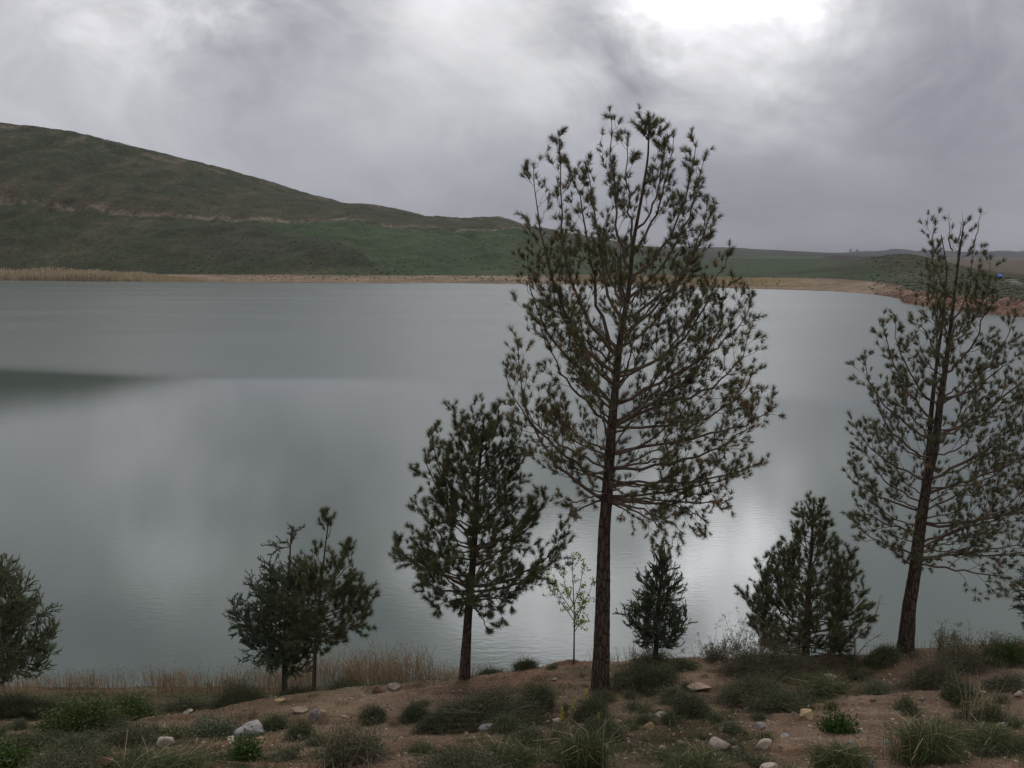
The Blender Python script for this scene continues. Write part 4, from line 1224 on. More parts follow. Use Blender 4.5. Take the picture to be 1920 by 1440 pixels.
# ------------------------------------------------------------------ bushes and weeds
def bush(px, py, w, h, style, label, Y=None, mat=None, dens=1.0, name=None, group=None):
    p = bank_point(px, min(py, 1448)) if Y is None else at_depth(px, Y, py)
    if py > 1448: p = p + np.array([0, -0.006 * (py - 1448), 0]); p[2] = float(bank_z(p[0], p[1]))
    s = math.hypot(p[1], CAM_Z - p[2]) / FPX
    rx, hz = w * s * 0.54, h * s * 0.95
    ry = rx * (0.75 if w > 110 else 0.9)
    if w > 110: ry = min(ry, 0.55)
    root = empty(name or {'cushion': 'bush', 'twiggy': 'bush', 'leafy': 'leafy_plant', 'weed': 'weed', 'grass': 'grass_tussock', 'stalks': 'dry_stalks'}[style], p, label,
                 {'cushion': 'bush', 'twiggy': 'bush', 'leafy': 'plant', 'weed': 'weed', 'grass': 'grass', 'stalks': 'weed'}[style], group)
    area = max(rx * hz * 4, 0.02)
    lob = RNG.normal(size=(7, 3)); lob = nrm(lob)
    la = RNG.uniform(0.75, 1.2, 7)
    def dome(n):
        d = nrm(np.abs(RNG.normal(size=(n, 3))) * np.array([1, 1, 0.9]) * np.sign(RNG.normal(size=(n, 3)) * np.array([1, 1, 0]) + np.array([0, 0, 1])))
        g_ = np.max(d @ lob.T * la, axis=1)
        return d, (0.30 + 0.70 * np.clip(g_, 0, 1.2) ** 1.5) * RNG.uniform(0.55, 1.12, n)
    stems, lv = MB(), MB()
    def ground_fix(q):
        zz = bank_z(q[:, 0] + p[0], q[:, 1] + p[1]) - p[2]
        q[:, 2] = np.maximum(q[:, 2] + zz * np.clip(1 - q[:, 2] / hz, 0, 1), zz)
        return q
    if style in ('cushion', 'twiggy', 'leafy'):
        ns = int((260 if style == 'cushion' else 150) * (area / 0.5) ** 0.6 * dens) + 24
        d, sc = dome(ns)
        tip = d * sc[:, None] * np.array([rx, ry, hz])
        root_p = np.stack([RNG.normal(size=ns) * rx * 0.35, RNG.normal(size=ns) * ry * 0.35, np.full(ns, -0.01)], 1)
        mid = (root_p + tip) / 2 + np.array([0, 0, 0.12 * hz]) + RNG.normal(size=(ns, 3)) * rx * 0.04
        root_p = ground_fix(root_p); tip = ground_fix(tip); mid = ground_fix(mid)
        tubes(stems, np.stack([root_p, mid, tip], 1), np.tile([[.0035, .0024, .0012]], (ns, 1)) * (1.0 if style != 'twiggy' else 1.2), 3, RNG.uniform(0.2, 0.9))
        per = {'cushion': 46, 'twiggy': 30, 'leafy': 34}[style]
        n = int(ns * per * (0.6 if style == 'leafy' else 1))
        i = RNG.integers(0, ns, n); q = 1 - RNG.random(n) ** 1.6 * 0.75
        pos = np.where((q < .5)[:, None], root_p[i] + (mid[i] - root_p[i]) * (q * 2)[:, None], mid[i] + (tip[i] - mid[i]) * ((q - .5) * 2)[:, None])
        spread = {'cushion': .040, 'twiggy': .055, 'leafy': .055}[style]
        pos = pos + RNG.normal(size=(n, 3)) * spread
        pos = ground_fix(pos)
        dr = nrm(RNG.normal(size=(n, 3)) + 1.1 * nrm(pos + np.array([0, 0, .05])) + np.array([0, 0, .4]))
        clump = fbm(pos[:, 0] * 5 + p[0] * 3, pos[:, 1] * 5 + pos[:, 2] * 7, 2, 140) * 0.22
        tnt = np.clip(RNG.beta(2, 3.5, n) + clump, 0, 1)
        if style == 'leafy':
            leaves(lv, pos, dr, RNG.uniform(.022, .045, n), RNG.uniform(.014, .026, n), tnt)
            M = mat or M_LEAFY
        elif style == 'cushion':
            blades(lv, pos, dr, RNG.uniform(.02, .045, n), 0.0065, tnt); M = mat or M_DARKBUSH
        else:
            blades(lv, pos, dr, RNG.uniform(.014, .034, n), 0.008, tnt); M = mat or M_SCRUB
        # twiglets poking out
        k = max(6, ns // 5)
        i = RNG.integers(0, ns, k); dd = nrm(d[i] + RNG.normal(size=(k, 3)) * .35 + np.array([0, 0, .3])); l = RNG.uniform(.03, .11, k) * (1.6 if style == 'twiggy' else 1)
        tubes(stems, np.stack([tip[i], tip[i] + dd * l[:, None] * .5, tip[i] + dd * l[:, None]], 1), np.tile([[.0016, .0012, .0008]], (k, 1)), 3, 0.7)
    elif style == 'grass':
        n = int(900 * (area / 0.5) ** 0.7 * dens) + 80
        a = RNG.random(n) * 6.283; lean = RNG.random(n) ** 0.7
        b_ = np.stack([RNG.normal(size=n) * rx * 0.30, RNG.normal(size=n) * ry * 0.30, np.zeros(n)], 1)
        b_ = ground_fix(b_)
        o_ = np.stack([np.cos(a), np.sin(a), np.zeros(n)], 1)
        L = hz * RNG.uniform(0.5, 1.1, n)
        m1 = b_ + o_ * (lean * rx * 0.35)[:, None] + np.array([0, 0, 1]) * (L * .6)[:, None]
        e1 = b_ + o_ * (lean * rx * 0.95)[:, None] + np.array([0, 0, 1]) * (L * (1 - .45 * lean))[:, None]
        sd = nrm(np.cross(o_, RNG.normal(size=(n, 3)))) * 0.0025
        V = np.stack([b_ - sd, b_ + sd, m1 - sd * .8, m1 + sd * .8, e1], 1).reshape(-1, 3)
        F = (np.array([[0, 1, 3], [0, 3, 2], [2, 3, 4]])[None] + (np.arange(n) * 5)[:, None, None]).reshape(-1, 3)
        lv.add(V, F, np.repeat(np.clip(RNG.beta(1.6, 3, n) + 0.45 * (RNG.random(n) < 0.12), 0, 1), 5)); M = mat or M_GRASS
        # a few pale dead stalks
        k = max(3, int(n / 45)); i = RNG.integers(0, n, k)
        tubes(stems, np.stack([b_[i], m1[i] * [1, 1, 1.15], e1[i] * [1.05, 1.05, 1.25] + RNG.normal(size=(k, 3)) * .02], 1), np.tile([[.0022, .0018, .0012]], (k, 1)), 3, 1.0)
    elif style in ('weed', 'stalks'):
        n = int(26 * dens) + 4
        b_ = ground_fix(np.stack([RNG.normal(size=n) * rx * 0.4, RNG.normal(size=n) * ry * 0.3, np.zeros(n)], 1))
        e = b_ + np.stack([RNG.normal(size=n) * rx * .35, RNG.normal(size=n) * rx * .3, hz * RNG.uniform(.45, 1.05, n)], 1)
        m_ = (b_ + e) / 2 + RNG.normal(size=(n, 3)) * .015
        tubes(stems, np.stack([b_, m_, e], 1), np.tile([[.0028, .002, .001]], (n, 1)), 3, 0.9 if style == 'stalks' else .5)
        k = n * 4; i = RNG.integers(0, n, k); q = RNG.uniform(.35, .95, k)
        s0 = b_[i] + (e[i] - b_[i]) * q[:, None]; dd = nrm(RNG.normal(size=(k, 3)) + np.array([0, 0, .9])); l = RNG.uniform(.03, .09, k)
        e2 = s0 + dd * l[:, None]
        tubes(stems, np.stack([s0, (s0 + e2) / 2, e2], 1), np.tile([[.0014, .001, .0008]], (k, 1)), 3, 0.8)
        if style == 'weed':
            kk = k * 7; i = RNG.integers(0, k, kk); pos = s0[i] + (e2[i] - s0[i]) * RNG.uniform(.3, 1.1, (kk, 1)) + RNG.normal(size=(kk, 3)) * .008
            leaves(lv, pos, nrm(RNG.normal(size=(kk, 3)) + [0, 0, .3]), RNG.uniform(.012, .026, kk), RNG.uniform(.006, .012, kk), RNG.random(kk)); M = mat or M_SCRUB
    st = stems.build('stems', M_STRAW if style in ('stalks', 'grass') else M_TWIG, root)
    if lv.v:
        lv.build('blades' if style == 'grass' else 'foliage', M, root, kind='stuff')
    return root


BUSHES = [
    (1205, 1290, 125, 62, 'cushion', 'dark green bush hugging the right side of the tallest pine trunk', None, None, 1.3),
    (905, 1352, 180, 72, 'cushion', 'broad dark low bush lying in the middle of the bank', None, None, 1.4),
    (1005, 1330, 80, 48, 'cushion', 'dark round bush joined to the right end of the broad dark low bush', None, None, 1.2),
    (778, 1352, 64, 34, 'cushion', 'small dark bush at the left end of the broad dark low bush', None, None, 1.1),
    (820, 1372, 90, 46, 'cushion', 'low dark bush spreading downhill in front of the broad dark one', None, None, 1.1),
    (655, 1428, 165, 84, 'twiggy', 'big grey green bush near the lower edge, left of centre', None, None, 1.6),
    (855, 1456, 170, 62, 'twiggy', 'grey green bush cut by the lower edge at the centre', None, None, 1.4),
    (1108, 1350, 68, 42, 'cushion', 'dark tuft of a bush just in front of the foot of the tallest pine', None, None, 1.1),
    (1098, 1440, 110, 90, 'grass', 'yellowish green grass tussock at the lower edge below the tallest pine', None, None, 1.0),
    (1430, 1262, 200, 70, 'twiggy', 'wide grey bush at the foot of the olive scrub, before the conical pine', None, None, 1.7),
    (1440, 1245, 160, 96, 'weed', 'tall airy olive scrub with tiny leaves, left in front of the conical pine', None, None, 7.0),
    (1345, 1240, 90, 44, 'weed', 'low open scrub with thin leafy tips between the cypress and the olive scrub', None, None, 3.0),
    (1400, 1318, 150, 60, 'cushion', 'long low bush of grey green stems above the stony patch', None, 'S', 1.2),
    (1460, 1335, 110, 46, 'cushion', 'right hand low bush beside the triangular ochre stone', None, 'S', 1.1),
    (1298, 1340, 66, 44, 'cushion', 'small rounded green bush left of the long low bush', None, 'S', 1.2),
    (1540, 1300, 130, 38, 'grass', 'low green grass below the eroded hollow', None, None, 0.9),
    (1568, 1372, 46, 28, 'leafy', 'small green plant alone on bare red earth', None, None, 1.0),
    (1655, 1238, 66, 30, 'cushion', 'compact dark bush at the left foot of the forked pine', None, None, 1.3),
    (1885, 1240, 110, 46, 'cushion', 'green bush at the right edge on the crest of the bank', None, 'L', 1.2),
    (1740, 1290, 130, 72, 'twiggy', 'grey brushwood in front of the forked pine', None, None, 1.3),
    (1800, 1250, 110, 52, 'twiggy', 'sprawling green scrub right of the forked pine', None, None, 1.2),
    (1790, 1232, 95, 66, 'weed', 'leggy branching weeds standing against the water right of the forked pine', None, None, 2.2),
    (1860, 1236, 50, 56, 'weed', 'thin tall weeds just left of the green crest bush', None, None, 1.0),
    (1760, 1232, 20, 70, 'weed', 'slender weed stalks with side sprigs against the water, beside the forked pine', None, None, 0.35),
    (1735, 1425, 170, 105, 'grass', 'big straggly grass tussock with pale dead stalks at the lower right', None, None, 0.75),
    (1570, 1450, 130, 66, 'grass', 'green grass clump at the lower edge left of the big tussock', None, None, 1.4),
    (1860, 1400, 120, 44, 'grass', 'short green grass right of the big tussock', None, None, 1.2),
    (1800, 1310, 70, 30, 'cushion', 'dark little bush behind the long buff slab', None, None, 1.0),
    (1880, 1290, 110, 34, 'twiggy', 'low grey plant mat near the right edge', None, None, 1.0),
    (1848, 1345, 70, 44, 'grass', 'tuft of arching green blades right of the big tussock top', None, None, 0.5),
    (1830, 1350, 70, 92, 'stalks', 'dry pale stalks standing behind the big grass tussock', None, None, 0.7),
    (915, 1262, 60, 24, 'cushion', 'small dark bush on the berm just right of the middle sized pine', None, None, 1.1),
    (985, 1254, 56, 24, 'cushion', 'small dark bush on the berm top left of the sapling', None, None, 1.0),
    (1190, 1232, 50, 44, 'stalks', 'dry upright stems against the water, left of the small cypress', 12.6, None, 1.0),
    (1225, 1242, 80, 26, 'twiggy', 'grey twiggy growth at the foot of the small cypress', None, None, 1.0),
    (225, 1302, 110, 44, 'twiggy', 'grey green scrub before the reeds at the left', 13.6, None, 1.0),
    (60, 1330, 170, 62, 'cushion', 'dark bush under the cypress at the left edge', 12.4, None, 1.3),
    (345, 1312, 120, 44, 'twiggy', 'low scrub behind the left end of the berm', 13.0, None, 1.1),
    (450, 1310, 120, 52, 'cushion', 'dark green bush below the juniper', 13.0, None, 1.3),
    (555, 1300, 120, 42, 'cushion', 'dark green bush below the spindly pine', 13.1, None, 1.2),
    (645, 1293, 100, 36, 'cushion', 'low dark growth before the tall reeds', 13.2, 'S', 1.2),
    (735, 1286, 110, 30, 'cushion', 'green growth behind the round white stone', 13.2, 'S', 1.1),
    (820, 1278, 90, 26, 'twiggy', 'thin green growth left of the middle sized pine foot', 13.0, None, 1.0),
    (430, 1285, 70, 54, 'weed', 'branchy weeds left of the juniper against the reeds', 14.4, None, 1.6),
    (155, 1362, 150, 58, 'leafy', 'bright leafy plant mass at the left, above the pale chips', None, None, 1.4),
    (250, 1350, 90, 44, 'leafy', 'bright leafy plant next to the berm at the left', None, None, 1.2),
    (70, 1412, 170, 62, 'cushion', 'spreading dark plant in the lower left corner', None, None, 1.2),
    (240, 1398, 110, 50, 'twiggy', 'grey green plant between the leafy mass and the blunt pale rock', None, 'S', 1.2),
    (300, 1448, 190, 40, 'grass', 'short grass along the lower edge at the left', None, None, 1.0),
    (20, 1450, 90, 60, 'leafy', 'green plant cut by the lower left corner', None, None, 1.2),
    (120, 1452, 140, 44, 'twiggy', 'grey green plant at the lower edge near the left corner', None, None, 1.1),
    (400, 1376, 90, 24, 'leafy', 'flat dark rosette plants left of the cracked rock', None, 'D', 0.7),
    (515, 1368, 54, 26, 'cushion', 'small dark plant at the right end of the cracked rock', None, None, 1.0),
    (560, 1385, 50, 28, 'cushion', 'small green plant below the grey standing stone', None, 'S', 1.0),
    (462, 1425, 34, 46, 'leafy', 'little bright yellow green plant below the cracked rock', None, None, 0.7),
    (700, 1350, 60, 20, 'cushion', 'small dark plant on the berm right of the leaning pair', None, None, 0.9),
    (960, 1432, 150, 40, 'grass', 'sparse grass near the lower edge right of centre', None, None, 0.7),
    (1300, 1440, 160, 30, 'grass', 'sparse grass in front of the big domed buff rock', None, None, 0.7),
    (1640, 1300, 70, 24, 'twiggy', 'brown dry growth in the eroded hollow', None, 'D', 0.8),
]
MM = {None: None, 'S': M_SCRUB, 'L': M_LEAFY, 'D': M_JUN}
for (px, py, w, h, st, lab, Y, mt, dn) in BUSHES:
    bush(px, py, w, h, st, lab, Y, MM[mt], dn)

# many small look-alike tufts that knit the bushes together
def copy_tree(o, parent=None):
    c_ = o.copy(); COL.objects.link(c_)
    if parent is not None: c_.parent = parent
    for ch in list(o.children): copy_tree(ch, c_)
    return c_


TL = {'t': 'low grey green scrub tuft, one of many between the larger bushes on the bank', 'g': 'small tuft of thin green grass, one of many on the bank'}
TG = {'t': 'low scrub tufts strewn over the bank', 'g': 'small grass tufts strewn over the bank'}
protos = [('t', bush(600, 1398, 46, 20, 'twiggy', TL['t'], None, None, 1.1, 'scrub_tuft', TG['t'])), ('t', bush(1130, 1385, 54, 22, 'cushion', TL['t'], None, M_SCRUB, 1.1, 'scrub_tuft', TG['t'])),
          ('t', bush(1700, 1330, 50, 24, 'twiggy', TL['t'], None, M_DARKBUSH, 1.1, 'scrub_tuft', TG['t'])), ('g', bush(1010, 1400, 44, 24, 'grass', TL['g'], None, None, 0.5, 'grass_tuft', TG['g'])),
          ('g', bush(1240, 1425, 36, 22, 'grass', TL['g'], None, None, 0.4, 'grass_tuft', TG['g']))]
t_rng = np.random.default_rng(91)
nt = 0
while nt < 110:
    px, py = t_rng.uniform(-30, 1950), t_rng.uniform(1235, 1446)
    if py < np.interp(px, _cr[:, 0], _cr[:, 1]) + 3: continue
    if 330 < px < 760 and py < 1400 and t_rng.random() < 0.8: continue
    p = bank_point(px, py)
    g_ = float(fbm(np.array([p[0] * .6 + 20]), np.array([p[1] * .9]), 4, 41)[0])
    if t_rng.random() > float(sstep(-0.15, 0.3, g_)) * 0.9 + 0.12 + (0.5 if px < 330 else 0): continue
    k_, o_ = protos[t_rng.integers(len(protos))]
    q = copy_tree(o_)
    q.location = tuple(p); q.rotation_euler = (0, 0, t_rng.uniform(0, 6.28))
    sc_ = t_rng.uniform(0.5, 1.25); q.scale = (sc_ * t_rng.uniform(.8, 1.3), sc_, sc_ * t_rng.uniform(.6, 1.1))
    nt += 1

# yellow flower spikes
for k, (px, py, h) in enumerate([(1098, 1345, 52), (1076, 1352, 40), (1052, 1362, 34), (1121, 1362, 26)]):
    p = bank_point(px, py); s = math.hypot(p[1], CAM_Z - p[2]) / FPX
    lab = ['tallest yellow flower spike in front of the foot of the tallest pine', 'second tallest yellow flower spike, left of the tallest one', 'yellow flower spike furthest left, above the grass tussock', 'shortest yellow flower spike, on the right of the others'][k]
    root = empty('flower_spike', p, lab, 'flower', 'yellow flower spikes in the grass')
    m = MB(); tubes(m, np.array([[[0, 0, -.01], [.004, 0, h * s * .5], [.01, 0, h * s]]]), np.array([[.004, .003, .002]]), 5, 0.6); m.build('stem', M_LEAFY, root)
    n = 170; q = RNG.uniform(.35, 1, n); a = RNG.random(n) * 6.283
    pos = np.stack([.01 * q, 0 * q, h * s * q], 1); dr = np.stack([np.cos(a), np.sin(a), RNG.uniform(0, .8, n)], 1)
    m = MB(); leaves(m, pos, nrm(dr), RNG.uniform(.010, .024, n), RNG.uniform(.008, .014, n), RNG.random(n)); m.build('petals', M_FLOWER, root, kind='stuff')

# short grass and ground plants, uncountable
gs = MB(); NGB = 190000
gy = RNG.uniform(6.0, 16.6, NGB); gu = RNG.uniform(-0.75, 0.75, NGB); gx = gu * gy
yc = np.interp(gu, _cu, _cr[:, 2])
den = sstep(0.05, 0.45, fbm(gx * 0.6 + 20, gy * 0.9, 4, 41) + 0.25 * fbm(gx * 4, gy * 4, 2, 150)) * 0.6 + 0.04
den = den + (1 - sstep(-0.38, -0.2, gu)) * 0.40 + (gy > yc + .1) * 0.55
kp = RNG.random(NGB) < den
gx, gy = gx[kp], gy[kp]; n = len(gx); gz = bank_z(gx, gy)
dr = nrm(RNG.normal(size=(n, 3)) * np.array([.55, .55, .2]) + np.array([0, 0, 1.0]))
blades(gs, np.stack([gx, gy, gz - .004], 1), dr, RNG.uniform(.02, .085, n) * (1 + .5 * (RNG.random(n) < .06)), 0.0055, np.clip(RNG.beta(1.5, 3.2, n) + .3 * (RNG.random(n) < .1), 0, 1))
gs.build('ground_grass', M_GRASS, kind='stuff')

# low mat of tiny plants, twigs and litter between the bushes
gp = MB(); lt_ = MB()
nc_ = 2600
cy0 = RNG.uniform(6.4, 14.5, nc_); cu0 = RNG.uniform(-0.7, 0.7, nc_); cx0 = cu0 * cy0
yc = np.interp(cu0, _cu, _cr[:, 2])
dn_ = sstep(0.0, 0.4, fbm(cx0 * 0.6 + 20, cy0 * 0.9, 4, 41) + 0.3 * fbm(cx0 * 2.5, cy0 * 3, 2, 152)) * 0.9 + 0.04 + (1 - sstep(-0.38, -0.2, cu0)) * 0.35 + (cy0 > yc + .1) * 0.5
kp = RNG.random(nc_) < dn_
cx0, cy0 = cx0[kp], cy0[kp]; nc_ = len(cx0)
rad = RNG.uniform(.04, .15, nc_)
k = 70
i = np.repeat(np.arange(nc_), k); n = len(i)
rr_ = np.sqrt(RNG.random(n)) * rad[i]; a = RNG.random(n) * 6.283
xx_ = cx0[i] + rr_ * np.cos(a); yy_ = cy0[i] + rr_ * np.sin(a)
zz_ = bank_z(xx_, yy_) + RNG.random(n) * (rad[i] - rr_) * 0.55
dr = nrm(np.stack([np.cos(a) * .5, np.sin(a) * .5, RNG.uniform(.1, 1.3, n)], 1) + RNG.normal(size=(n, 3)) * .35)
tb = np.clip(RNG.beta(1.5, 3, nc_)[i] + RNG.normal(size=n) * .12, 0, 1)
blades(gp, np.stack([xx_, yy_, zz_], 1), dr, RNG.uniform(.012, .038, n), 0.008, tb)
gp.build('ground_plants', M_SCRUB, kind='stuff')
n = 9000
ly = RNG.uniform(6.2, 13.4, n); lx = RNG.uniform(-0.7, 0.7, n) * ly
for (tx_, ty_, rd_) in ((b0[0], b0[1], 1.3), (b1[0], b1[1], 1.2), (b2[0], b2[1], 1.0)):
    q = RNG.integers(0, n, 1500); lx[q] = tx_ + RNG.normal(size=1500) * rd_ * .6; ly[q] = ty_ + RNG.normal(size=1500) * rd_ * .5
P0_ = np.stack([lx, ly, bank_z(lx, ly) + .004], 1)
dr = nrm(RNG.normal(size=(n, 3)) * [1, 1, .12]); L_i = RNG.uniform(.02, .09, n) * (1 + 2.5 * (RNG.random(n) < .03))
tubes(lt_, np.stack([P0_, P0_ + dr * L_i[:, None] * .5 + [0, 0, .004], P0_ + dr * L_i[:, None]], 1), np.tile([[.0018, .0016, .001]], (n, 1)), 3, 0.5)
lt_.build('litter', M_TWIG, kind='stuff')


# ------------------------------------------------------------------ reeds
def reeds(name, mat, X, Y, Z, H, wd, lean=0.12, plume=0.25):
    n = len(X)
    m = MB()
    b_ = np.stack([X, Y, Z], 1)
    ln = RNG.normal(size=(n, 2)) * lean
    m1 = b_ + np.stack([ln[:, 0] * H * .3, ln[:, 1] * H * .3, H * .55], 1)
    e1 = b_ + np.stack([ln[:, 0] * H, ln[:, 1] * H, H], 1)
    a = RNG.random(n) * 6.283; sd = np.stack([np.cos(a), np.sin(a), 0 * a], 1) * (wd / 2)
    V = np.stack([b_ - sd, b_ + sd, m1 - sd, m1 + sd, e1], 1).reshape(-1, 3)
    F = (np.array([[0, 1, 3], [0, 3, 2], [2, 3, 4]])[None] + (np.arange(n) * 5)[:, None, None]).reshape(-1, 3)
    t = RNG.random(n)
    m.add(V, F, np.repeat(t, 5))
    # leaves and seed heads
    k = n * 2; i = RNG.integers(0, n, k); q = RNG.uniform(.2, 1, k)
    pos = b_[i] + (e1[i] - b_[i]) * q[:, None]
    blades(m, pos, nrm(RNG.normal(size=(k, 3)) * [.8, .8, .4] + [0, 0, .9]), H[i] * RNG.uniform(.12, .28, k), wd * 1.1, np.clip(t[i] + RNG.normal(size=k) * .15, 0, 1))
    return m.build(name, mat, kind='stuff')


n = 10500
pxr = RNG.uniform(-500, 960, n); yr = RNG.uniform(15.9, 18.6, n)
xr = (pxr - 960) / NEARX * yr
hr = np.interp(pxr, [-500, 100, 400, 520, 600, 700, 790, 830, 960], [.50, .42, .45, .60, .78, .84, .88, .55, .42]) * RNG.uniform(.55, 1.15, n)
dn = sstep(-0.45, 0.15, fbm(xr * 1.1, yr * 1.6, 3, 160)) * np.interp(pxr, [-500, 500, 560, 820, 960], [.8, .8, 1, 1, .5])
kp = RNG.random(n) < dn
reeds('near_reeds', M_REED, xr[kp], yr[kp], bank_z(xr[kp], yr[kp]) - .02, hr[kp], 0.007, 0.17)
# thin dry grass fringe along the crest against the water
n = 2600
pxr = RNG.uniform(880, 1960, n); ycr = np.interp(pxr, _cr[:, 0], _cr[:, 2]) + RNG.uniform(-.1, .7, n)
xr = (pxr - 960) / NEARX * ycr
kp = RNG.random(n) < sstep(-0.2, 0.4, fbm(xr * 1.4, ycr, 3, 170)) * np.interp(pxr, [880, 1050, 1070, 1300, 1960], [1, .9, .5, .6, .7])
reeds('fringe_grass', M_STRAW, xr[kp], ycr[kp], bank_z(xr[kp], ycr[kp]) - .01, RNG.uniform(.08, .32, kp.sum()), 0.005, 0.2)

# far reed beds
n = 26000
u = RNG.uniform(pdir(-500, 500)[0], pdir(388, 500)[0], n); s0 = np.interp(u, SU, SY); yy = s0 + RNG.uniform(-4, 24, n) * (1 - sstep(-0.42, -0.33, u) * .5)
zz = np.maximum(land_z(u, yy, False), -0.3)
hh = (2.9 + 1.3 * fbm(u * yy / 14.0, yy / 18, 3, 180)) * RNG.uniform(.6, 1.1, n) * (1.02 - sstep(-0.48, -0.343, u))
reeds('far_reeds', M_REEDFAR, u * yy, yy, zz, hh, 0.20, 0.06)
n = 16000
u = RNG.uniform(pdir(1040, 500)[0], pdir(1545, 500)[0], n); s0 = np.interp(u, SU, SY); yy = s0 + RNG.uniform(7, 34, n)
zz = land_z(u, yy, False)
hh = RNG.uniform(.3, 1.0, n) * (1 - sstep(.16, .352, u)) * (.6 + .7 * sstep(-.4, .3, fbm(u * yy / 8, yy / 8, 3, 181)))
reeds('far_reeds', M_REEDFAR, u * yy, yy, zz, hh, 0.18, 0.08)

# ------------------------------------------------------------------ scrub dotted on the far hill, boulders of the rock band
def blobs(name, mat, X, Y, Z, R, squash=0.75, tint=None):
    n = len(X); m = MB()
    v0, f0 = ICO1
    V = v0[None] * (R[:, None, None] * RNG.uniform(.65, 1.25, (n, len(v0), 1))) * np.array([1, 1, squash]) + np.stack([X, Y, Z], 1)[:, None]
    F = (f0[None] + (np.arange(n) * len(v0))[:, None, None]).reshape(-1, 3)
    m.add(V.reshape(-1, 3), F, np.repeat(RNG.random(n) if tint is None else tint, len(v0)))
    return m.build(name, mat, kind='stuff')


M_FSCRUB = plant_mat('hillside scrub', (0.026, 0.036, 0.020), (0.044, 0.056, 0.030), (0.085, 0.080, 0.050), 0.85)
n = 15000
u = RNG.uniform(-0.72, 0.6, n); yy = RNG.uniform(0, 1, n) ** 1.1 * 380 + np.interp(u, SU, SY) + 34
z_, s1, b1_, c1, d1, e1_, hl, ci1, sp1, cl1, mz1 = land_z(u, yy)
kp = (yy < d1 + 3) & (z_ > 1.2) & (RNG.random(n) < sstep(-0.3, 0.35, fbm(u * yy / 22, yy / 40, 3, 190)) * (0.25 + .75 * hl))
blobs('hillside_scrub', M_FSCRUB, (u * yy)[kp], yy[kp], z_[kp] + .1, RNG.uniform(.14, .5, kp.sum()) * (1 - .6 * (u[kp] > .05)), .6)
M_BAND = plant_mat('band rocks', (0.09, 0.068, 0.055), (0.16, 0.125, 0.10), (0.24, 0.20, 0.17), 0.9)
n = 5000
u = RNG.uniform(-0.72, 0.06, n)
_, _, _, cyb, dyb, _, _, _, _, _, _ = land_z(u, np.full(n, 500.0))
cyb = np.interp(u, CU, CY)
# the ledge wobbles with x, so read it back at its own distance
xx = u * cyb; cyb2 = cyb + 5 * fbm(xx / 40.0, xx * 0 + 9, 3, 73)
yy = cyb2 + RNG.normal(size=n) * 3.2
kp = RNG.random(n) < sstep(-0.5, 0.2, fbm(xx / 18, xx * 0, 3, 191))
blobs('band_rocks', M_BAND, (u * yy)[kp], yy[kp], land_z(u[kp], yy[kp], False), RNG.uniform(.12, .42, kp.sum()), .5)
n = 700
u = RNG.uniform(-0.62, 0.05, n); yy = np.interp(u, DU, DY) + RNG.normal(size=n) * 5 - 6
kp = RNG.random(n) < sstep(-0.1, 0.3, fbm(u * yy / 18, yy * 0, 3, 192))
blobs('ridge_rocks', M_BAND, (u * yy)[kp], yy[kp], land_z(u[kp], yy[kp], False), RNG.uniform(.3, .9, kp.sum()), .5)
# dark bushes and stones dotted along the far beach
n = 420
u = RNG.uniform(-0.33, 0.30, n); yy = np.interp(u, SU, SY) + RNG.uniform(6, 42, n)
blobs('beach_bushes', M_FSCRUB, u * yy, yy, land_z(u, yy, False) + .1, RNG.uniform(.12, .4, n), .7)
n = 900
u = RNG.uniform(0.40, 0.62, n); yy = np.interp(u, SU, SY) + RNG.uniform(8, 150, n)
blobs('shore_bushes', M_FSCRUB, u * yy, yy, land_z(u, yy, False) + .05, RNG.uniform(.15, .55, n), .7)
n = 900
u = RNG.uniform(0.405, 0.6, n); yy = np.interp(u, SU, SY) + RNG.uniform(0, 9, n)
blobs('shore_stones', plant_mat('shore stones', (0.09, 0.045, 0.032), (0.16, 0.095, 0.07), (0.25, 0.18, 0.14), 0.9), u * yy, yy, land_z(u, yy, False) + .02, RNG.uniform(.08, .28, n), .6)


# ------------------------------------------------------------------ pylons, hut, white walls
def bar_mesh(segs, r, S=4):
    m = MB()
    P = np.array([[a, (np.array(a) + np.array(b)) / 2, b] for a, b in segs], float)
    tubes(m, P, np.full(P.shape[:2], r), S, 0.3)
    return m


M_STEEL = plain_mat('galvanised steel', (0.22, 0.23, 0.25), 0.6)


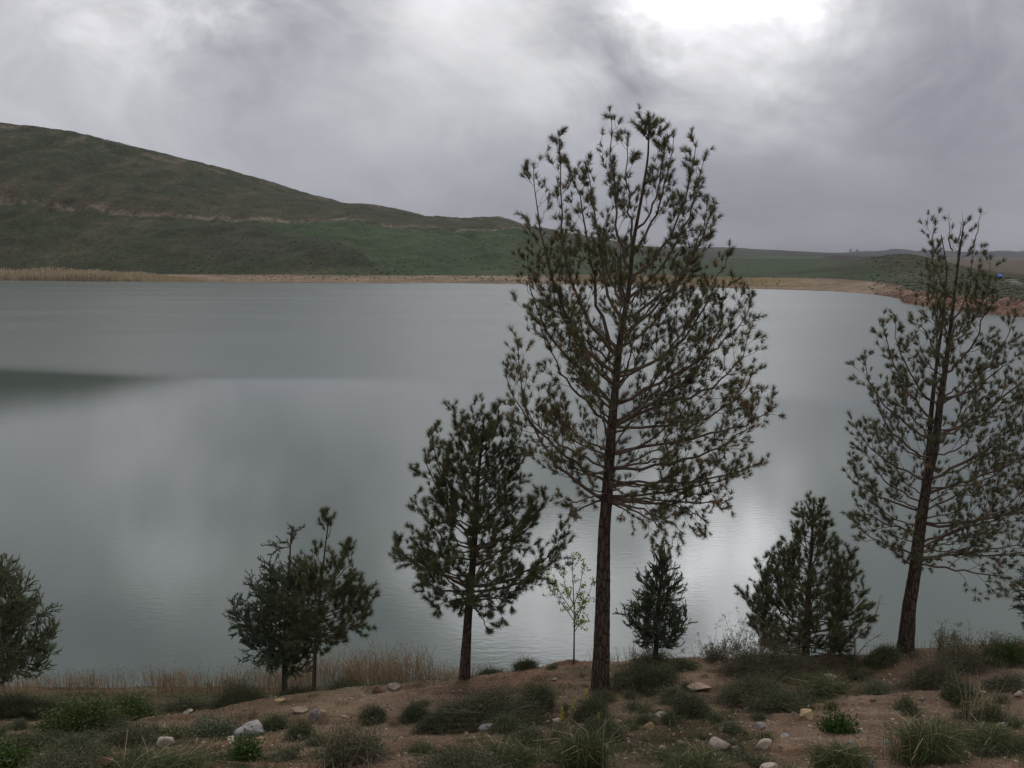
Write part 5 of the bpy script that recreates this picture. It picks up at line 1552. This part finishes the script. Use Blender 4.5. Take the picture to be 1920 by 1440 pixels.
def pylon(px, Y, H, wb, label, arms, r, rot=0.0):
    d = pdir(px, 470)[0]
    u_ = d; z0 = float(land_z(u_, Y, False))
    root = empty('power_pylon', (u_ * Y, Y, z0), label, 'pylon', 'power pylons on the skyline')
    root.rotation_euler = (0, 0, rot)
    seg = []; lev = [0, .18, .34, .48, .6, .7, .79, .87, .94, 1.0]
    wd = lambda t: wb * (1 - t) ** 1.2 + wb * .13
    for t in range(len(lev) - 1):
        a, b = lev[t], lev[t + 1]; wa, wb2 = wd(a) / 2, wd(b) / 2
        cs = [(-1, -1), (1, -1), (1, 1), (-1, 1)]
        for k in range(4):
            x0, y0 = cs[k]; x1, y1 = cs[(k + 1) % 4]
            seg.append(((x0 * wa, y0 * wa, a * H), (x0 * wb2, y0 * wb2, b * H)))
            seg.append(((x0 * wa, y0 * wa, a * H), (x1 * wb2, y1 * wb2, b * H)))
            seg.append(((x1 * wa, y1 * wa, a * H), (x0 * wb2, y0 * wb2, b * H)))
    bar_mesh(seg, r).build('lattice_tower', M_STEEL, root)
    for (t, L) in arms:
        w2 = wd(t) / 2; h0 = t * H
        s_ = []
        for sg in (-1, 1):
            for yy in (-w2, w2):
                s_.append(((sg * w2, yy, h0), (sg * L, 0, h0))); s_.append(((sg * w2, yy, h0 + .05 * H), (sg * L, 0, h0)))
            s_.append(((sg * L, 0, h0), (sg * L, 0, h0 - .05 * H)))
        bar_mesh(s_, r).build('cross_arm', M_STEEL, root)
    return root


pylon(1320, 1900, 44, 8.0, 'tall power pylon on the mesa, seen just right of the tallest pine', [(.72, 6), (.82, 8), (.92, 5)], 0.22, 0.9)
pylon(1595, 2550, 17, 6.0, 'left one of two squat pylons on the far skyline', [(.72, 9), (.9, 6)], 0.3, 0.2)
pylon(1607, 2560, 17, 6.0, 'right one of two squat pylons on the far skyline', [(.72, 9), (.9, 6)], 0.3, 0.2)


def box(m, x0, x1, y0, y1, z0, z1):
    v = [(x0, y0, z0), (x1, y0, z0), (x1, y1, z0), (x0, y1, z0), (x0, y0, z1), (x1, y0, z1), (x1, y1, z1), (x0, y1, z1)]
    m.add(v, [(0, 2, 1), (0, 3, 2), (4, 5, 6), (4, 6, 7), (0, 1, 5), (0, 5, 4), (1, 2, 6), (1, 6, 5), (2, 3, 7), (2, 7, 6), (3, 0, 4), (3, 4, 7)])


def land_pixel(px, py):
    d = pdir(px, py)
    Y = np.arange(115.0, 1500.0, 0.5)
    zg = land_z(np.full(len(Y), d[0]), Y, False)
    k = np.nonzero(CAM_Z + d[2] * Y <= zg)[0]
    y = Y[k[0]] if len(k) else 300.0
    return np.array([d[0] * y, y, float(land_z(d[0], y, False))])


def hut(px, py, w, h, label):
    p = land_pixel(px, py); s = p[1] / FPX
    root = empty('blue_shelter', p, label, 'shelter')
    W2, D2, H2 = w * s / 2, w * s * .4, h * s
    m = MB(); box(m, -W2 * .8, W2 * .8, -D2 * .7, D2 * .7, 0, H2 * .55); m.build('wall', plain_mat('dark shelter wall', (0.03, 0.03, 0.035)), root)
    m = MB()
    v = [(-W2, -D2, H2 * .55), (W2, -D2, H2 * .55), (W2, D2, H2 * .55), (-W2, D2, H2 * .55), (-W2 * .7, 0, H2), (W2 * .6, 0, H2 * .95)]
    m.add(v, [(0, 1, 5), (0, 5, 4), (1, 2, 5), (2, 3, 4), (2, 4, 5), (3, 0, 4), (0, 2, 1), (0, 3, 2)])
    m.build('roof', plain_mat('blue tarpaulin', (0.10, 0.19, 0.55)), root)


hut(1873, 525, 10, 12, 'tiny dark shelter under a bright blue roof on the far right shore')
for (px, py, w, h, lab) in [(1903, 530, 10, 4, 'biggest of the tiny white walls on the far right shore'), (1910, 533, 5, 3, 'middle one of the tiny white walls on the far right shore'),
                            (1916, 535, 5, 3, 'tiny white wall nearest the right edge on the far shore'), (1537, 527, 6, 4, 'tiny pale hut on the green far shore left of the mound')]:
    p = land_pixel(px, py); s = p[1] / FPX
    root = empty('white_building', p, lab, 'building')
    m = MB(); box(m, -w * s / 2, w * s / 2, 0, 3, -0.3, h * s); m.build('wall', plain_mat('whitewash', (0.5, 0.47, 0.42)), root)
    m = MB(); box(m, -w * s / 2 - .15, w * s / 2 + .15, -.15, 3.15, h * s, h * s + .15); m.build('roof', plain_mat('roof slab', (0.28, 0.26, 0.24)), root)

# ------------------------------------------------------------------ haze
mh = bpy.data.materials.new('haze'); mh.use_nodes = True
th = NT(mh.node_tree)
th.n.remove(th.n['Principled BSDF'])
pv = th.node('ShaderNodeVolumePrincipled')
pv.inputs['Color'].default_value = (0.78, 0.86, 1.0, 1)
pv.inputs['Density'].default_value = HAZE
th.l.new(pv.outputs[0], th.n['Material Output'].inputs['Volume'])
mb = MB(); box(mb, -5200, 5200, -60, 5400, -40, 420)
mb.build('haze', mh, kind='stuff')
